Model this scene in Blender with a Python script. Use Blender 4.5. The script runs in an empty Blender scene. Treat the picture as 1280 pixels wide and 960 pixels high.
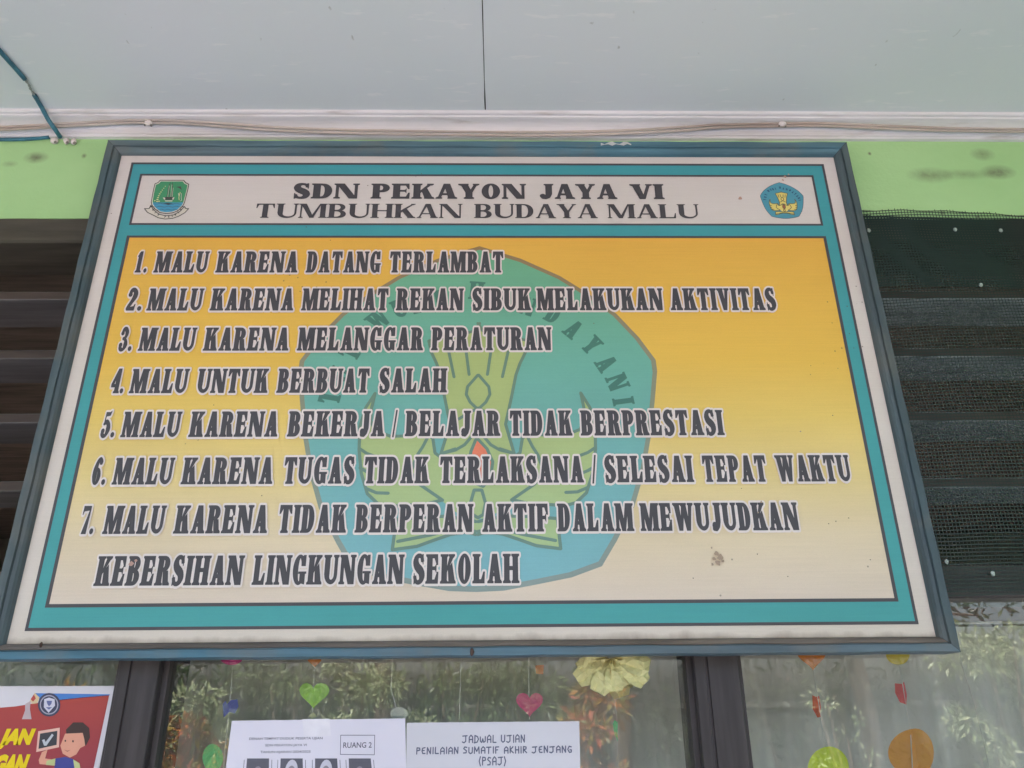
import bpy, math, random
import numpy as np
from mathutils import Vector
from mathutils.geometry import delaunay_2d_cdt
random.seed(7)
rng = np.random.default_rng(7)
SC = bpy.context.scene
COL = SC.collection
R = math.radians

# ------------------------------------------------------------------ camera
EYE = np.array([0.0425, -1.4388, 1.55])
YAW, PITCH, ROLL = 0.0168, 0.4014, -0.0095
F_PX = 961.0
def _axes():
    a, b, c = 0.0182, 0.4014, -0.0095
    f = np.array([math.sin(a)*math.cos(b), math.cos(a)*math.cos(b), math.sin(b)])
    r = np.array([math.cos(a), -math.sin(a), 0.0]); u = np.cross(r, f)
    return math.cos(c)*r+math.sin(c)*u, -math.sin(c)*r+math.cos(c)*u, f
AX = _axes()
def hit(px, py, Y=0.0):
    """point of the vertical plane y=Y measured in the photograph (metres)"""
    d = (px-640)/F_PX*AX[0]-(py-480)/F_PX*AX[1]+AX[2]
    return EYE+(Y-EYE[1])/d[1]*d
def hitz(px, py, Z):
    d = (px-640)/F_PX*AX[0]-(py-480)/F_PX*AX[1]+AX[2]
    return EYE+(Z-EYE[2])/d[2]*d
cam = bpy.data.cameras.new('camera'); cam.sensor_width = 36; cam.lens = 36*F_PX/1280
cam.clip_start = 0.05; cam.clip_end = 500
co = bpy.data.objects.new('camera', cam); COL.objects.link(co)
from mathutils import Matrix
M = Matrix(((AX[0][0], AX[1][0], -AX[2][0], EYE[0]), (AX[0][1], AX[1][1], -AX[2][1], EYE[1]),
            (AX[0][2], AX[1][2], -AX[2][2], EYE[2]), (0, 0, 0, 1)))
co.matrix_world = M
SC.camera = co

# ------------------------------------------------------------------ sky, sun, exposure
SUN_EL, SUN_AZ = R(58), R(-25)        # azimuth measured from +Y towards +X: behind the building, to the left
w = bpy.data.worlds.new('World'); SC.world = w; w.use_nodes = True
nt = w.node_tree; bg = nt.nodes['Background']
sky = nt.nodes.new('ShaderNodeTexSky'); sky.sky_type = 'NISHITA'; sky.sun_disc = False
sky.sun_elevation = SUN_EL; sky.sun_rotation = SUN_AZ
sky.air_density = 1.0; sky.dust_density = 5.0; sky.ozone_density = 0.6
nt.links.new(sky.outputs[0], bg.inputs[0]); bg.inputs[1].default_value = 0.15
sl = bpy.data.lights.new('sun', 'SUN'); sl.energy = 5.0; sl.angle = R(0.6); sl.color = (1, .96, .93)
so = bpy.data.objects.new('sun', sl); COL.objects.link(so)
sd = Vector((math.sin(SUN_AZ)*math.cos(SUN_EL), math.cos(SUN_AZ)*math.cos(SUN_EL), math.sin(SUN_EL)))
so.rotation_euler = sd.to_track_quat('Z', 'Y').to_euler()
so.location = sd*30
SC.view_settings.view_transform = 'Standard'; SC.view_settings.look = 'None'
SC.view_settings.exposure = 2.44; SC.view_settings.gamma = 1.0
SC.view_settings.use_curve_mapping = False
SC.render.film_transparent = False

# ------------------------------------------------------------------ colours and materials
LIT = 0.72                      # how bright a white surface of the shaded wall shows
def lin(c): c /= 255.0; return c/12.92 if c <= .04045 else ((c+.055)/1.055)**2.4
def alb(r, g, b, k=1.0): return tuple(min(.88, lin(v)/LIT*k) for v in (r, g, b))
MATS = {}
def newmat(name, rough=.6, spec=.4):
    m = bpy.data.materials.new(name); m.use_nodes = True
    b = m.node_tree.nodes['Principled BSDF']
    b.inputs['Roughness'].default_value = rough
    b.inputs['Specular IOR Level'].default_value = spec
    return m, m.node_tree, b
def N(nt, t, **kw):
    n = nt.nodes.new(t)
    for k, v in kw.items(): setattr(n, k, v)
    return n
def coords(nt, scale=(1, 1, 1)):
    tc = N(nt, 'ShaderNodeTexCoord'); mp = N(nt, 'ShaderNodeMapping')
    mp.inputs['Scale'].default_value = scale
    nt.links.new(tc.outputs['Object'], mp.inputs[0]); return mp.outputs[0]
def noise(nt, scale, stretch=(1, 1, 1), detail=4, rough=.55):
    n = N(nt, 'ShaderNodeTexNoise'); n.inputs['Scale'].default_value = scale
    n.inputs['Detail'].default_value = detail; n.inputs['Roughness'].default_value = rough
    nt.links.new(coords(nt, stretch), n.inputs['Vector']); return n.outputs['Fac']
def ramp(nt, fac, stops):
    r = N(nt, 'ShaderNodeValToRGB'); nt.links.new(fac, r.inputs[0])
    e = r.color_ramp.elements
    while len(e) < len(stops): e.new(.5)
    for el, (p, c) in zip(e, stops):
        el.position = p; el.color = tuple(c)+(1,) if len(c) == 3 else c
    return r.outputs[0]
def mixc(nt, fac, a, b, mode='MIX'):
    m = N(nt, 'ShaderNodeMix'); m.data_type = 'RGBA'; m.blend_type = mode
    for i, v in ((0, fac), (6, a), (7, b)):
        if hasattr(v, 'is_linked'): nt.links.new(v, m.inputs[i])
        elif i == 0: m.inputs[0].default_value = v
        else: m.inputs[i].default_value = tuple(v)+(1,)
    return m.outputs[2]
def bump(nt, b, h, strength=.2, dist=.002):
    n = N(nt, 'ShaderNodeBump'); n.inputs['Strength'].default_value = strength
    n.inputs['Distance'].default_value = dist
    nt.links.new(h, n.inputs['Height']); nt.links.new(n.outputs[0], b.inputs['Normal'])
def plain(name, c, rough=.6, var=.12, ns=18, stretch=(1, 1, 1), bmp=.1, spec=.3, bd=.002):
    """one colour with a soft mottling and fine relief"""
    if name in MATS: return MATS[name]
    m, nt, b = newmat(name, rough, spec)
    f = noise(nt, ns, stretch)
    c2 = tuple(v*(1-var) for v in c); c1 = tuple(min(.9, v*(1+var)) for v in c)
    nt.links.new(ramp(nt, f, [(.3, c2), (.7, c1)]), b.inputs['Base Color'])
    if bmp: bump(nt, b, noise(nt, ns*6, stretch), bmp, bd)
    MATS[name] = m; return m
def mathn(nt, op, a, b=None, clamp=False):
    n = N(nt, 'ShaderNodeMath', operation=op); n.use_clamp = clamp
    for i, v in ((0, a), (1, b)):
        if v is None: continue
        if hasattr(v, 'is_linked'): nt.links.new(v, n.inputs[i])
        else: n.inputs[i].default_value = v
    return n.outputs[0]
def axis(nt, which, lo, hi):
    """0..1 along an object axis"""
    tc = N(nt, 'ShaderNodeTexCoord'); s = N(nt, 'ShaderNodeSeparateXYZ')
    nt.links.new(tc.outputs['Object'], s.inputs[0])
    mr = N(nt, 'ShaderNodeMapRange'); nt.links.new(s.outputs[which], mr.inputs[0])
    mr.inputs[1].default_value = lo; mr.inputs[2].default_value = hi
    return mr.outputs[0]
def speck_mask(nt, scale, thr):
    v = N(nt, 'ShaderNodeTexVoronoi'); v.inputs['Scale'].default_value = scale
    nt.links.new(coords(nt), v.inputs['Vector'])
    a = mathn(nt, 'LESS_THAN', v.outputs['Distance'], thr)
    g = mathn(nt, 'GREATER_THAN', noise(nt, 3.0), .60)
    return mathn(nt, 'MULTIPLY', a, g)
def printed(name, stops, lo=1.664, hi=2.739, rough=.42, dirt_edge=False, xtint=None):
    """ink on vinyl: colours down the board, faint print streaks, fly specks, water marks"""
    if name in MATS: return MATS[name]
    m, nt, b = newmat(name, rough, .35)
    col = ramp(nt, axis(nt, 2, lo, hi), stops)
    st = noise(nt, 6, (1, 1, 60), 2)
    col = mixc(nt, 1, col, ramp(nt, st, [(.3, (.955,)*3), (.7, (1, 1, 1))]), 'MULTIPLY')
    st = noise(nt, 2.5, (1, 1, 2.2), 5)
    col = mixc(nt, 1, col, ramp(nt, st, [(.3, (.93, .92, .90)), (.62, (1, 1, 1))]), 'MULTIPLY')
    col = mixc(nt, 1, col, ramp(nt, noise(nt, 420, (1, 1, 1), 2), [(.3, (.95,)*3), (.7, (1, 1, 1))]), 'MULTIPLY')
    col = mixc(nt, mathn(nt, 'MULTIPLY', speck_mask(nt, 55, .10), .55), col, (.10, .075, .05))
    if dirt_edge:
        z = axis(nt, 2, 1.661, 1.700); n = noise(nt, 22, (1, 1, .5), 5)
        d = mathn(nt, 'SUBTRACT', mathn(nt, 'MULTIPLY', n, .75), z, True)
        col = mixc(nt, mathn(nt, 'MULTIPLY', d, 1.6, True), col, (.13, .085, .055))
    nt.links.new(col, b.inputs['Base Color'])
    bump(nt, b, noise(nt, 5, (1, 1, 1.5), 2), .10, .004)
    MATS[name] = m; return m
def painted_wood(name, base, worn, amt=.5, stretch=(1, 1, 1), rough=.5, dust=None, spec=.35):
    if name in MATS: return MATS[name]
    m, nt, b = newmat(name, rough, spec)
    g = noise(nt, 40, stretch, 6, .6); l = noise(nt, 4.5, tuple(min(1, s*3) for s in stretch), 4)
    col = mixc(nt, ramp(nt, l, [(.5-amt*.32, (1, 1, 1)), (.5+amt*.25, (0, 0, 0))]), base, worn)
    col = mixc(nt, 1, col, ramp(nt, g, [(.28, (.56,)*3), (.66, (1.08,)*3)]), 'MULTIPLY')
    if dust:
        col = mixc(nt, ramp(nt, noise(nt, 9, (1, 1, 1), 5), [(.5, (0, 0, 0)), (.75, (.55,)*3)]), col, dust)
    nt.links.new(col, b.inputs['Base Color']); bump(nt, b, g, .35, .0015)
    MATS[name] = m; return m

# ------------------------------------------------------------------ objects
def mesh(name, V, Fc, mat=None, parent=None, smooth=False):
    me = bpy.data.meshes.new(name); me.from_pydata([tuple(v) for v in V], [], [tuple(f) for f in Fc]); me.update()
    o = bpy.data.objects.new(name, me); COL.objects.link(o)
    if mat: me.materials.append(mat)
    if smooth: me.polygons.foreach_set('use_smooth', [True]*len(me.polygons))
    if parent: o.parent = parent
    return o
def empty(name, loc=(0, 0, 0)):
    o = bpy.data.objects.new(name, None); COL.objects.link(o); o.location = loc
    o.empty_display_size = .05; return o
def tag(o, label=None, cat=None, group=None, kind=None):
    for k, v in (('label', label), ('category', cat), ('group', group), ('kind', kind)):
        if v: o[k] = v
    return o
def thing(name, label, cat, group=None, loc=(0, 0, 0)):
    return tag(empty(name, loc), label, cat, group)
class MB:
    def __init__(s): s.V = []; s.F = []
    def box(s, x0, x1, y0, y1, z0, z1, bev=0):
        b = len(s.V)
        if bev:
            e = bev
            # chamfered along x edges facing the viewer
            prof = [(y1, z0), (y1, z1), (y0+e, z1), (y0, z1-e), (y0, z0+e), (y0+e, z0)]
            n = len(prof)
            s.V += [(x0, y, z) for y, z in prof]+[(x1, y, z) for y, z in prof]
            s.F += [[b+i for i in range(n)][::-1], [b+n+i for i in range(n)]]
            s.F += [(b+i, b+(i+1) % n, b+n+(i+1) % n, b+n+i) for i in range(n)]
            return s
        s.V += [(x0, y0, z0), (x1, y0, z0), (x1, y1, z0), (x0, y1, z0), (x0, y0, z1), (x1, y0, z1), (x1, y1, z1), (x0, y1, z1)]
        s.F += [(b, b+3, b+2, b+1), (b+4, b+5, b+6, b+7), (b, b+1, b+5, b+4), (b+1, b+2, b+6, b+5), (b+2, b+3, b+7, b+6), (b+3, b, b+4, b+7)]
        return s
    def sweepx(s, prof, x0, x1, n=1, jit=0):
        b = len(s.V); k = len(prof)
        for i in range(n+1):
            x = x0+(x1-x0)*i/n
            dz = random.uniform(-jit, jit)
            s.V += [(x, y, z+dz) for y, z in prof]
        for i in range(n):
            for j in range(k-1):
                a = b+i*k+j; s.F.append((a, a+k, a+k+1, a+1))
        return s
    def sweepz(s, prof, z0, z1):
        b = len(s.V); k = len(prof)
        s.V += [(x, y, z0) for x, y in prof]+[(x, y, z1) for x, y in prof]
        s.F += [(b+j, b+(j+1) % k, b+k+(j+1) % k, b+k+j) for j in range(k)]
        s.F += [[b+j for j in range(k)][::-1], [b+k+j for j in range(k)]]
        return s
    def tube(s, pts, r, n=8, cap=True):
        pts = [Vector(p) for p in pts]; b = len(s.V)
        rr = r if hasattr(r, '__len__') else [r]*len(pts)
        up = Vector((0.13, 1, .31)).normalized()
        for i, p in enumerate(pts):
            t = (pts[min(i+1, len(pts)-1)]-pts[max(i-1, 0)]).normalized()
            a = t.cross(up).normalized(); c = t.cross(a).normalized()
            for j in range(n):
                q = 2*math.pi*j/n
                s.V.append(tuple(p+(a*math.cos(q)+c*math.sin(q))*rr[i]))
        for i in range(len(pts)-1):
            for j in range(n):
                s.F.append((b+i*n+j, b+i*n+(j+1) % n, b+(i+1)*n+(j+1) % n, b+(i+1)*n+j))
        if cap: s.F += [[b+j for j in range(n)][::-1], [b+(len(pts)-1)*n+j for j in range(n)]]
        return s
    def build(s, name, mat, parent=None, smooth=False): return mesh(name, s.V, s.F, mat, parent, smooth)
def resample(pts, n):
    """Catmull-Rom through the points"""
    P = [np.array(p, float) for p in pts]; P = [2*P[0]-P[1]]+P+[2*P[-1]-P[-2]]; out = []
    for i in range(1, len(P)-2):
        for k in range(n):
            t = k/n; a, b, c, d = P[i-1:i+3]
            out.append(.5*((2*b)+(c-a)*t+(2*a-5*b+4*c-d)*t*t+(3*b-a-3*c+d)*t**3))
    out.append(P[-2]); return out

# ------------------------------------------------------------------ flat shapes: 2-D union by constrained triangulation
def area(p): return sum(p[i-1][0]*p[i][1]-p[i][0]*p[i-1][1] for i in range(len(p)))
def ccw(p): return p if area(p) > 0 else p[::-1]
def union(pos, neg=()):
    V = []; Fc = []
    for p in list(pos)+list(neg):
        p = ccw([(float(q[0]), float(q[1])) for q in p])
        Fc.append(list(range(len(V), len(V)+len(p)))); V += [Vector(q) for q in p]
    vo, _, fo, _, _, of = delaunay_2d_cdt(V, [], Fc, 1, 1e-7)
    npos = len(pos)
    keep = [f for f, o in zip(fo, of) if any(i < npos for i in o) and not any(i >= npos for i in o)]
    return [(v[0], v[1]) for v in vo], keep
def boundary(v, f):
    from collections import Counter
    c = Counter(); 
    for t in f:
        for i in range(len(t)): c[(t[i-1], t[i])] += 1
    return [(v[a], v[b]) for (a, b) in c if (b, a) not in c]
def disc(c, r, n=8): return [(c[0]+r*math.cos(2*math.pi*i/n), c[1]+r*math.sin(2*math.pi*i/n)) for i in range(n)]
def seg(a, b, ra, rb=None):
    rb = ra if rb is None else rb
    dx, dy = b[0]-a[0], b[1]-a[1]; l = math.hypot(dx, dy)
    if l < 1e-6: return disc(a, ra)
    nx, ny = -dy/l, dx/l
    return [(a[0]+nx*ra, a[1]+ny*ra), (a[0]-nx*ra, a[1]-ny*ra), (b[0]-nx*rb, b[1]-ny*rb), (b[0]+nx*rb, b[1]+ny*rb)]
def stroke(pts, wd, caps=True, n=8):
    ww = wd if hasattr(wd, '__len__') else [wd]*len(pts); out = []
    for i in range(len(pts)-1): out.append(seg(pts[i], pts[i+1], ww[i]/2, ww[i+1]/2))
    for i, p in enumerate(pts):
        if caps or 0 < i < len(pts)-1: out.append(disc(p, ww[i]/2, n))
    return out
def ell(cx, cy, rx, ry, a0=0, a1=360, n=20):
    k = n if a1-a0 < 360 else n-1
    return [(cx+rx*math.cos(R(a0+(a1-a0)*i/n)), cy+ry*math.sin(R(a0+(a1-a0)*i/n))) for i in range(k+1)]
class Flat:
    """flat print standing on a vertical plane y, facing the viewer"""
    def __init__(s): s.V = []; s.F = []
    def add(s, reg, fx=lambda p: tuple(p), dy=0.0):
        b = len(s.V); s.V += [fx(p)+(dy,) for p in reg[0]]; s.F += [[b+i for i in f] for f in reg[1]]
        return s
    def poly(s, *pos, neg=()): return s.add(union(pos, neg))
    def build(s, name, y, mat, parent=None):
        return mesh(name, [(x, y+d, z) for x, z, d in s.V], s.F, mat, parent)

# ------------------------------------------------------------------ a slab-serif alphabet built from stems, bowls and serifs
class Face:
    def __init__(s, S, T, L, K, B, W, halo): s.S, s.T, s.L, s.K, s.B, s.W, s.halo = S, T, L, K, B, W, halo; s.cache = {}
    def serif(s, x0, x1, top=False, L=None, l=True, r=True):
        L = s.L if L is None else L; a = x0-(L if l else 0); b = x1+(L if r else 0)
        K, B = s.K, s.B
        p = [(a, 0), (b, 0), (b, K*.85), (x1+(L*.35 if r else 0), K*1.05), (x1, K+B), (x0, K+B), (x0-(L*.35 if l else 0), K*1.05), (a, K*.85)]
        return [(x, 1-y) for x, y in p] if top else p
    def stem(s, x, w, top='lr', bot='lr'):
        o = [[(x, 0), (x+w, 0), (x+w, 1), (x, 1)]]
        if top is not None: o.append(s.serif(x, x+w, True, l='l' in top, r='r' in top))
        if bot is not None: o.append(s.serif(x, x+w, False, l='l' in bot, r='r' in bot))
        return o
    def bar(s, x0, x1, y, t): return [(x0, y-t/2), (x1, y-t/2), (x1, y+t/2), (x0, y+t/2)]
    def bowl(s, x0, x1, y0, y1, S, T):
        """D-shaped ring open to the left"""
        ym, ry = (y0+y1)/2, (y1-y0)/2; rx = min((x1-x0)*.75, ry*.95+.12); cx = x1-rx
        out = [(x0, y0)]+[(cx+rx*math.copysign(abs(math.cos(t))**.85, 1), ym+ry*math.sin(t)) for t in [R(-90+180*i/16) for i in range(17)]]+[(x0, y1)]
        ry2 = ry-T; xl = s.S; wi = max(x1-S-xl, .03)
        inn = [(xl, ym-ry2)]+[(xl+wi*max(0, math.cos(t))**.6, ym+ry2*math.sin(t)) for t in [R(-84+168*i/14) for i in range(15)]]+[(xl, ym+ry2)]
        return out, inn
    def arm(s, x0, x1, y, T, th, up=0, tk=None):
        """horizontal arm with a beak at its end"""
        tk = tk or s.T*.9; o = [s.bar(x0, x1, y, T)]
        if up > 0: o.append([(x1-tk*1.5, y), (x1, y), (x1+.012, y+up), (x1-tk*.45, y+up)])
        if up < 0: o.append([(x1-tk*1.5, y), (x1-tk*.45, y+up), (x1+.012, y+up), (x1, y)])
        return o
    def glyph(s, c):
        if c in s.cache: return s.cache[c]
        S, T, L, K, B, W = s.S, s.T, s.L, s.K, s.B, s.W
        P = []; Ng = []
        wd = dict(A=.62, B=.55, D=.57, E=.53, F=.51, G=.60, H=.64, I=S/W if W else S, J=.42, K=.62, L=.50, M=.82, N=.66, O=.58,
                  P=.53, R=.60, S=.47, T=.58, U=.62, V=.60, W=.92, Y=.58).get(c, None)
        if wd is not None: w = wd*W
        elif c in '.': w = S*.85
        elif c == '/': w = .24
        elif c == '(' or c == ')': w = .2
        else: w = .46*W
        T1 = T*1.12 if s.halo else max(T*.95, .04)
        if c == 'I': P += s.stem(0, S)
        elif c == 'H': P += s.stem(0, S)+s.stem(w-S, S)+[s.bar(S*.5, w-S*.5, .51, T)]
        elif c == 'L': P += s.stem(0, S, 'lr', 'l')+s.arm(S*.5, w, T*.5, T, 0, .33)
        elif c == 'E':
            P += s.stem(0, S, 'l', 'l')+s.arm(S*.5, w-.015, T*.5, T, 0, .33)+s.arm(S*.5, w-.035, 1-T*.5, T, 0, -.30)
            xm = S+(w-S)*.62; P += [s.bar(S*.5, xm, .52, T*.9), [(xm-T*.7, .52), (xm, .36), (xm+.012, .36), (xm+.012, .68), (xm, .68)]]
        elif c == 'F':
            P += s.stem(0, S, 'l', 'lr')+s.arm(S*.5, w-.01, 1-T*.5, T, 0, -.33)
            xm = S+(w-S)*.62; P += [s.bar(S*.5, xm, .50, T*.9), [(xm-T*.7, .50), (xm, .34), (xm+.012, .34), (xm+.012, .66), (xm, .66)]]
        elif c == 'T':
            P += s.stem(w/2-S/2, S, None, 'lr')+[s.bar(0, w, 1-T*.5, T)]
            for q in (1, -1):
                x = w/2+q*w/2
                P.append([(x-q*T*1.5, 1-T*.4), (x-q*T*.4, .68), (x+q*.012, .68), (x, 1-T*.4)])
        elif c == 'D':
            P += s.stem(0, S, 'l', 'l'); o, i = s.bowl(S*.6, w, 0, 1, S*1.02, T); P.append(o); Ng.append(i)
        elif c == 'O' or c == 'Q':
            P.append(ell(w/2, .5, w/2, .52, n=28)); Ng.append(ell(w/2, .5, w/2-S*.98, .5-T*.8, n=24))
        elif c == 'P' or c == 'R':
            y0 = .42 if c == 'P' else .46
            P += s.stem(0, S, 'l', 'lr'); o, i = s.bowl(S*.6, w-(.06*W if c == 'R' else 0), y0, 1, S*.95, T); P.append(o); Ng.append(i)
            if c == 'R':
                P += [[(w*.42, .5), (w*.42+S*.95, .5), (w-S*.05, .0), (w-S*1.08, .0)], s.serif(w-S*.95, w-L*.2, False, L*.7, l=False)]
        elif c == 'B':
            P += s.stem(0, S, 'l', 'l')
            o, i = s.bowl(S*.6, w-.035*W, .50-T*.25, 1, S*.9, T); P.append(o); Ng.append(i)
            o, i = s.bowl(S*.6, w, 0, .50+T*.45, S, T); P.append(o); Ng.append(i)
        elif c == 'U' or c == 'J':
            if c == 'U':
                r = T1*1.25 if T1 < S*.6 else S*.62
                xl, xr = S/2, w-r/2-L*.2
                P += [s.serif(0, S, True), s.serif(w-r-L*.2, w-L*.2, True)]
                pts = [(xl, 1-.02), (xl, .36)]; ww = [S, S]
                cx, rx = (xl+xr)/2, (xr-xl)/2; n = 12
                for i in range(1, n):
                    a = math.pi+math.pi*i/n; k = i/n
                    wdt = S*(1-k)**1.2+r*k**1.2 if k > .5 else S*(1-k*.9)
                    wdt = max(T*1.1, S*(1-k)+r*k-.25*S*math.sin(math.pi*k))
                    pts.append((cx+rx*math.cos(a), .33+(.33-T*.55)*math.sin(a))); ww.append(wdt)
                pts += [(xr, .36), (xr, .98)]; ww += [r, r]
                P += stroke(pts, ww, False, 10)
            else:
                x = w-S; P += [s.serif(x, x+S, True)]
                pts = [(x+S/2, .98), (x+S/2, .34), (x+S*.38, .17), (x+S*.05, .08), (x-S*.35, .065), (.10*W, .12), (.085*W, .2)]
                ww = [S, S, S*.85, T*1.5, T*1.1, T*1.2, T*1.3]
                P += stroke(pts, ww, False, 10)+[disc((.085*W+.03, .2), S*.45, 14)]
        elif c == 'N':
            P += s.stem(0, T1, 'l', 'lr')+s.stem(w-T1, T1, 'lr', None)+[[(0, 1), (S*1.15, 1), (w, 0), (w-S*1.12, 0)]]
            P.append(s.serif(0, S*.9, True, l=True, r=False))
        elif c == 'M':
            m = w*.47
            P += s.stem(0, T1, 'l', 'lr')+s.stem(w-S, S, 'r', 'lr')
            P += [[(0, 1), (S*1.05, 1), (m+S*.42, 0), (m-S*.42, 0)], [(m-S*.30, 0), (m+S*.30, 0), (w-S+T1*.6, 1), (w-S-T1*.5, 1)]]
        elif c == 'A':
            ax = w*.5
            P += [[(T1*.3, 0), (T1*1.4, 0), (ax+T1*.3, 1), (ax-S*.42, 1)], [(w-S*1.1, 0), (w-S*.05, 0), (ax+S*.50, 1), (ax-S*.42, 1)]]
            P += [s.serif(T1*.3, T1*1.4, L=L*1.0), s.serif(w-S*1.05, w-S*.05, L=L*.8), s.bar(w*.2, w*.72, .30, T*.95)]
        elif c == 'V' or c == 'Y':
            if c == 'V':
                b = w*.52
                P += [[(0, 1), (S*1.05, 1), (b+S*.42, 0), (b-S*.38, 0)], [(w-T1*1.3, 1), (w-T1*.2, 1), (b+S*.42, 0), (b-T1*.2, 0)]]
                P += [s.serif(S*.0, S*1.0, True), s.serif(w-T1*1.3, w-T1*.2, True, L=L*1.0)]
            else:
                b = w*.5
                P += s.stem(b-S/2, S, None, 'lr')[1:]+[[(b-S/2, 0), (b+S/2, 0), (b+S/2, .46), (b-S/2, .46)]]
                P += [[(0, 1), (S*1.05, 1), (b+S*.5, .42), (b-S*.5, .42)], [(w-T1*1.3, 1), (w-T1*.2, 1), (b+S*.5, .42), (b-T1*.1, .42)]]
                P += [s.serif(0, S*1.0, True), s.serif(w-T1*1.3, w-T1*.2, True, L=L*1.0)]
        elif c == 'W':
            b1, b2, t = w*.30, w*.70, w*.5
            P += [[(0, 1), (S*1.05, 1), (b1+S*.40, 0), (b1-S*.36, 0)], [(t-T1*.5, 1), (t+T1*.5, 1), (b1+S*.40, 0), (b1-T1*.2, 0)]]
            P += [[(t-S*.5, 1), (t+S*.5, 1), (b2+S*.40, 0), (b2-S*.36, 0)], [(w-T1*1.3, 1), (w-T1*.2, 1), (b2+S*.40, 0), (b2-T1*.2, 0)]]
            P += [s.serif(0, S, True), s.serif(t-S*.5, t+S*.5, True, L=L*.6), s.serif(w-T1*1.3, w-T1*.2, True)]
        elif c == 'K':
            P += s.stem(0, S)+[[(S*.9, .34), (S*.9, .52), (w-T1*1.5, 1), (w-T1*.1, 1)], [(S*1.15, .50), (S*1.15+S*.75, .72), (w+S*.05, 0), (w-S*1.15, 0)]]
            P += [s.serif(w-T1*1.6, w-T1*.4, True, L=L*.9), s.serif(w-S*1.1, w, False, L=L*.7)]
        elif c == 'S':
            cp = [(.84, .74, T), (.76, .90, T*1.05), (.52, .955, T*1.1), (.27, .89, S*.75), (.20, .73, S*1.0), (.32, .585, S*1.12), (.54, .49, S*1.2), (.74, .39, S*1.12),
                  (.81, .25, S*1.0), (.72, .11, S*.75), (.46, .045, T*1.1), (.22, .10, T*1.05), (.12, .27, T)]
            q = resample([(x*w, y, a) for x, y, a in cp], 3)
            P += stroke([(a[0], a[1]) for a in q], [a[2] for a in q], False, 10)
            P += [[(.86*w, .65), (.93*w, .65), (.93*w, 1.01), (.80*w, 1.01), (.78*w, .88)], [(.03*w, -.01), (.14*w, -.01), (.20*w, .12), (.10*w, .36), (.03*w, .36)]]
        elif c == 'G':
            P.append(ell(w*.5, .5, w*.5, .52, n=28)); Ng.append(ell(w*.53, .5, w*.5-S*.92, .5-T*.8, n=24))
            Ng.append([(w*.56, .62), (w*1.1, .62), (w*1.1, .44), (w*.56, .44)])
            v, f = union(P, Ng); P = [[v[i] for i in t] for t in f]; Ng = []
            P += [[(w-S*1.05, .06), (w-S*.05, .0), (w-S*.05, .44), (w-S*1.05, .44)], [(w-S*1.35, .36), (w+L*.7, .36), (w+L*.7, .44), (w-S*1.35, .44)],
                  [(w-T*1.0, .62), (w-T*.1, .62), (w-T*.1, 1), (w-T*.9, 1), (w-T*1.9, .86)]]
        elif c == '.': P.append(disc((w/2, w/2-.01), w/2, 16))
        elif c == '/': P.append([(0, -.04), (.085, -.04), (w, 1.04), (w-.085, 1.04)])
        elif c == '1': P += [[(w*.42-S/2, 0), (w*.42+S*.55, 0), (w*.42+S*.55, 1), (w*.42-S*.1, 1), (w*.42-S/2, .9)], s.serif(w*.42-S/2, w*.42+S*.55, L=L*1.3), [(w*.02, .78), (w*.42, 1), (w*.42, .82), (w*.05, .72)]]
        elif c in '235674':
            if c == '2':
                q = resample([(.16*w, .72, S*.6), (.28*w, .90, T*1.3), (.52*w, .94, T*1.4), (.76*w, .82, S*.9), (.74*w, .62, S*.95), (.5*w, .4, S*.7), (.25*w, .2, T*1.2), (.12*w, .08, T)], 3)
                P += stroke([(a[0], a[1]) for a in q], [a[2] for a in q], True, 10)+[disc((.2*w, .72), S*.42, 12), [(.04*w, 0), (.9*w, 0), (.98*w, .3), (.88*w, .3), (.76*w, S*.8), (.12*w, S*.6)]]
            if c == '3':
                q = resample([(.18*w, .76, S*.6), (.3*w, .92, T*1.3), (.55*w, .94, T*1.4), (.74*w, .78, S*.85), (.66*w, .6, S*.6), (.42*w, .52, T)], 3)
                P += stroke([(a[0], a[1]) for a in q], [a[2] for a in q], True, 10)
                q = resample([(.42*w, .53, T), (.70*w, .46, S*.6), (.80*w, .27, S*.95), (.66*w, .09, S*.6), (.4*w, .05, T*1.2), (.2*w, .12, T*1.3), (.16*w, .25, S*.5)], 3)
                P += stroke([(a[0], a[1]) for a in q], [a[2] for a in q], True, 10)+[disc((.2*w, .76), S*.4, 12), disc((.2*w, .25), S*.42, 12)]
            if c == '4':
                P += [[(w*.5, 0), (w*.5+S, 0), (w*.5+S, 1.02), (w*.5+S*.6, 1.02), (w*.5, .9)], s.serif(w*.5, w*.5+S, L=L), [(0, .24), (w*1.0, .24), (w*1.0, .38), (0, .38)], [(0, .24), (T*1.2, .36), (w*.5+S*.7, 1.02), (w*.5+S*.2, 1.02), (0, .38)]]
            if c == '5':
                P += [[(.14*w, .5), (.28*w, .5), (.34*w, .95), (.2*w, .95)], [(.2*w, .80), (.78*w, .84), (.92*w, 1.04), (.84*w, 1.04), (.7*w, .99), (.2*w, .99)]]
                q = resample([(.22*w, .52, T*.9), (.46*w, .60, T*1.4), (.72*w, .50, S*.8), (.78*w, .30, S*.95), (.62*w, .09, S*.6), (.38*w, .05, T*1.2), (.18*w, .12, T*1.3), (.15*w, .24, S*.5)], 3)
                P += stroke([(a[0], a[1]) for a in q], [a[2] for a in q], True, 10)+[disc((.2*w, .24), S*.42, 12)]
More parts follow.
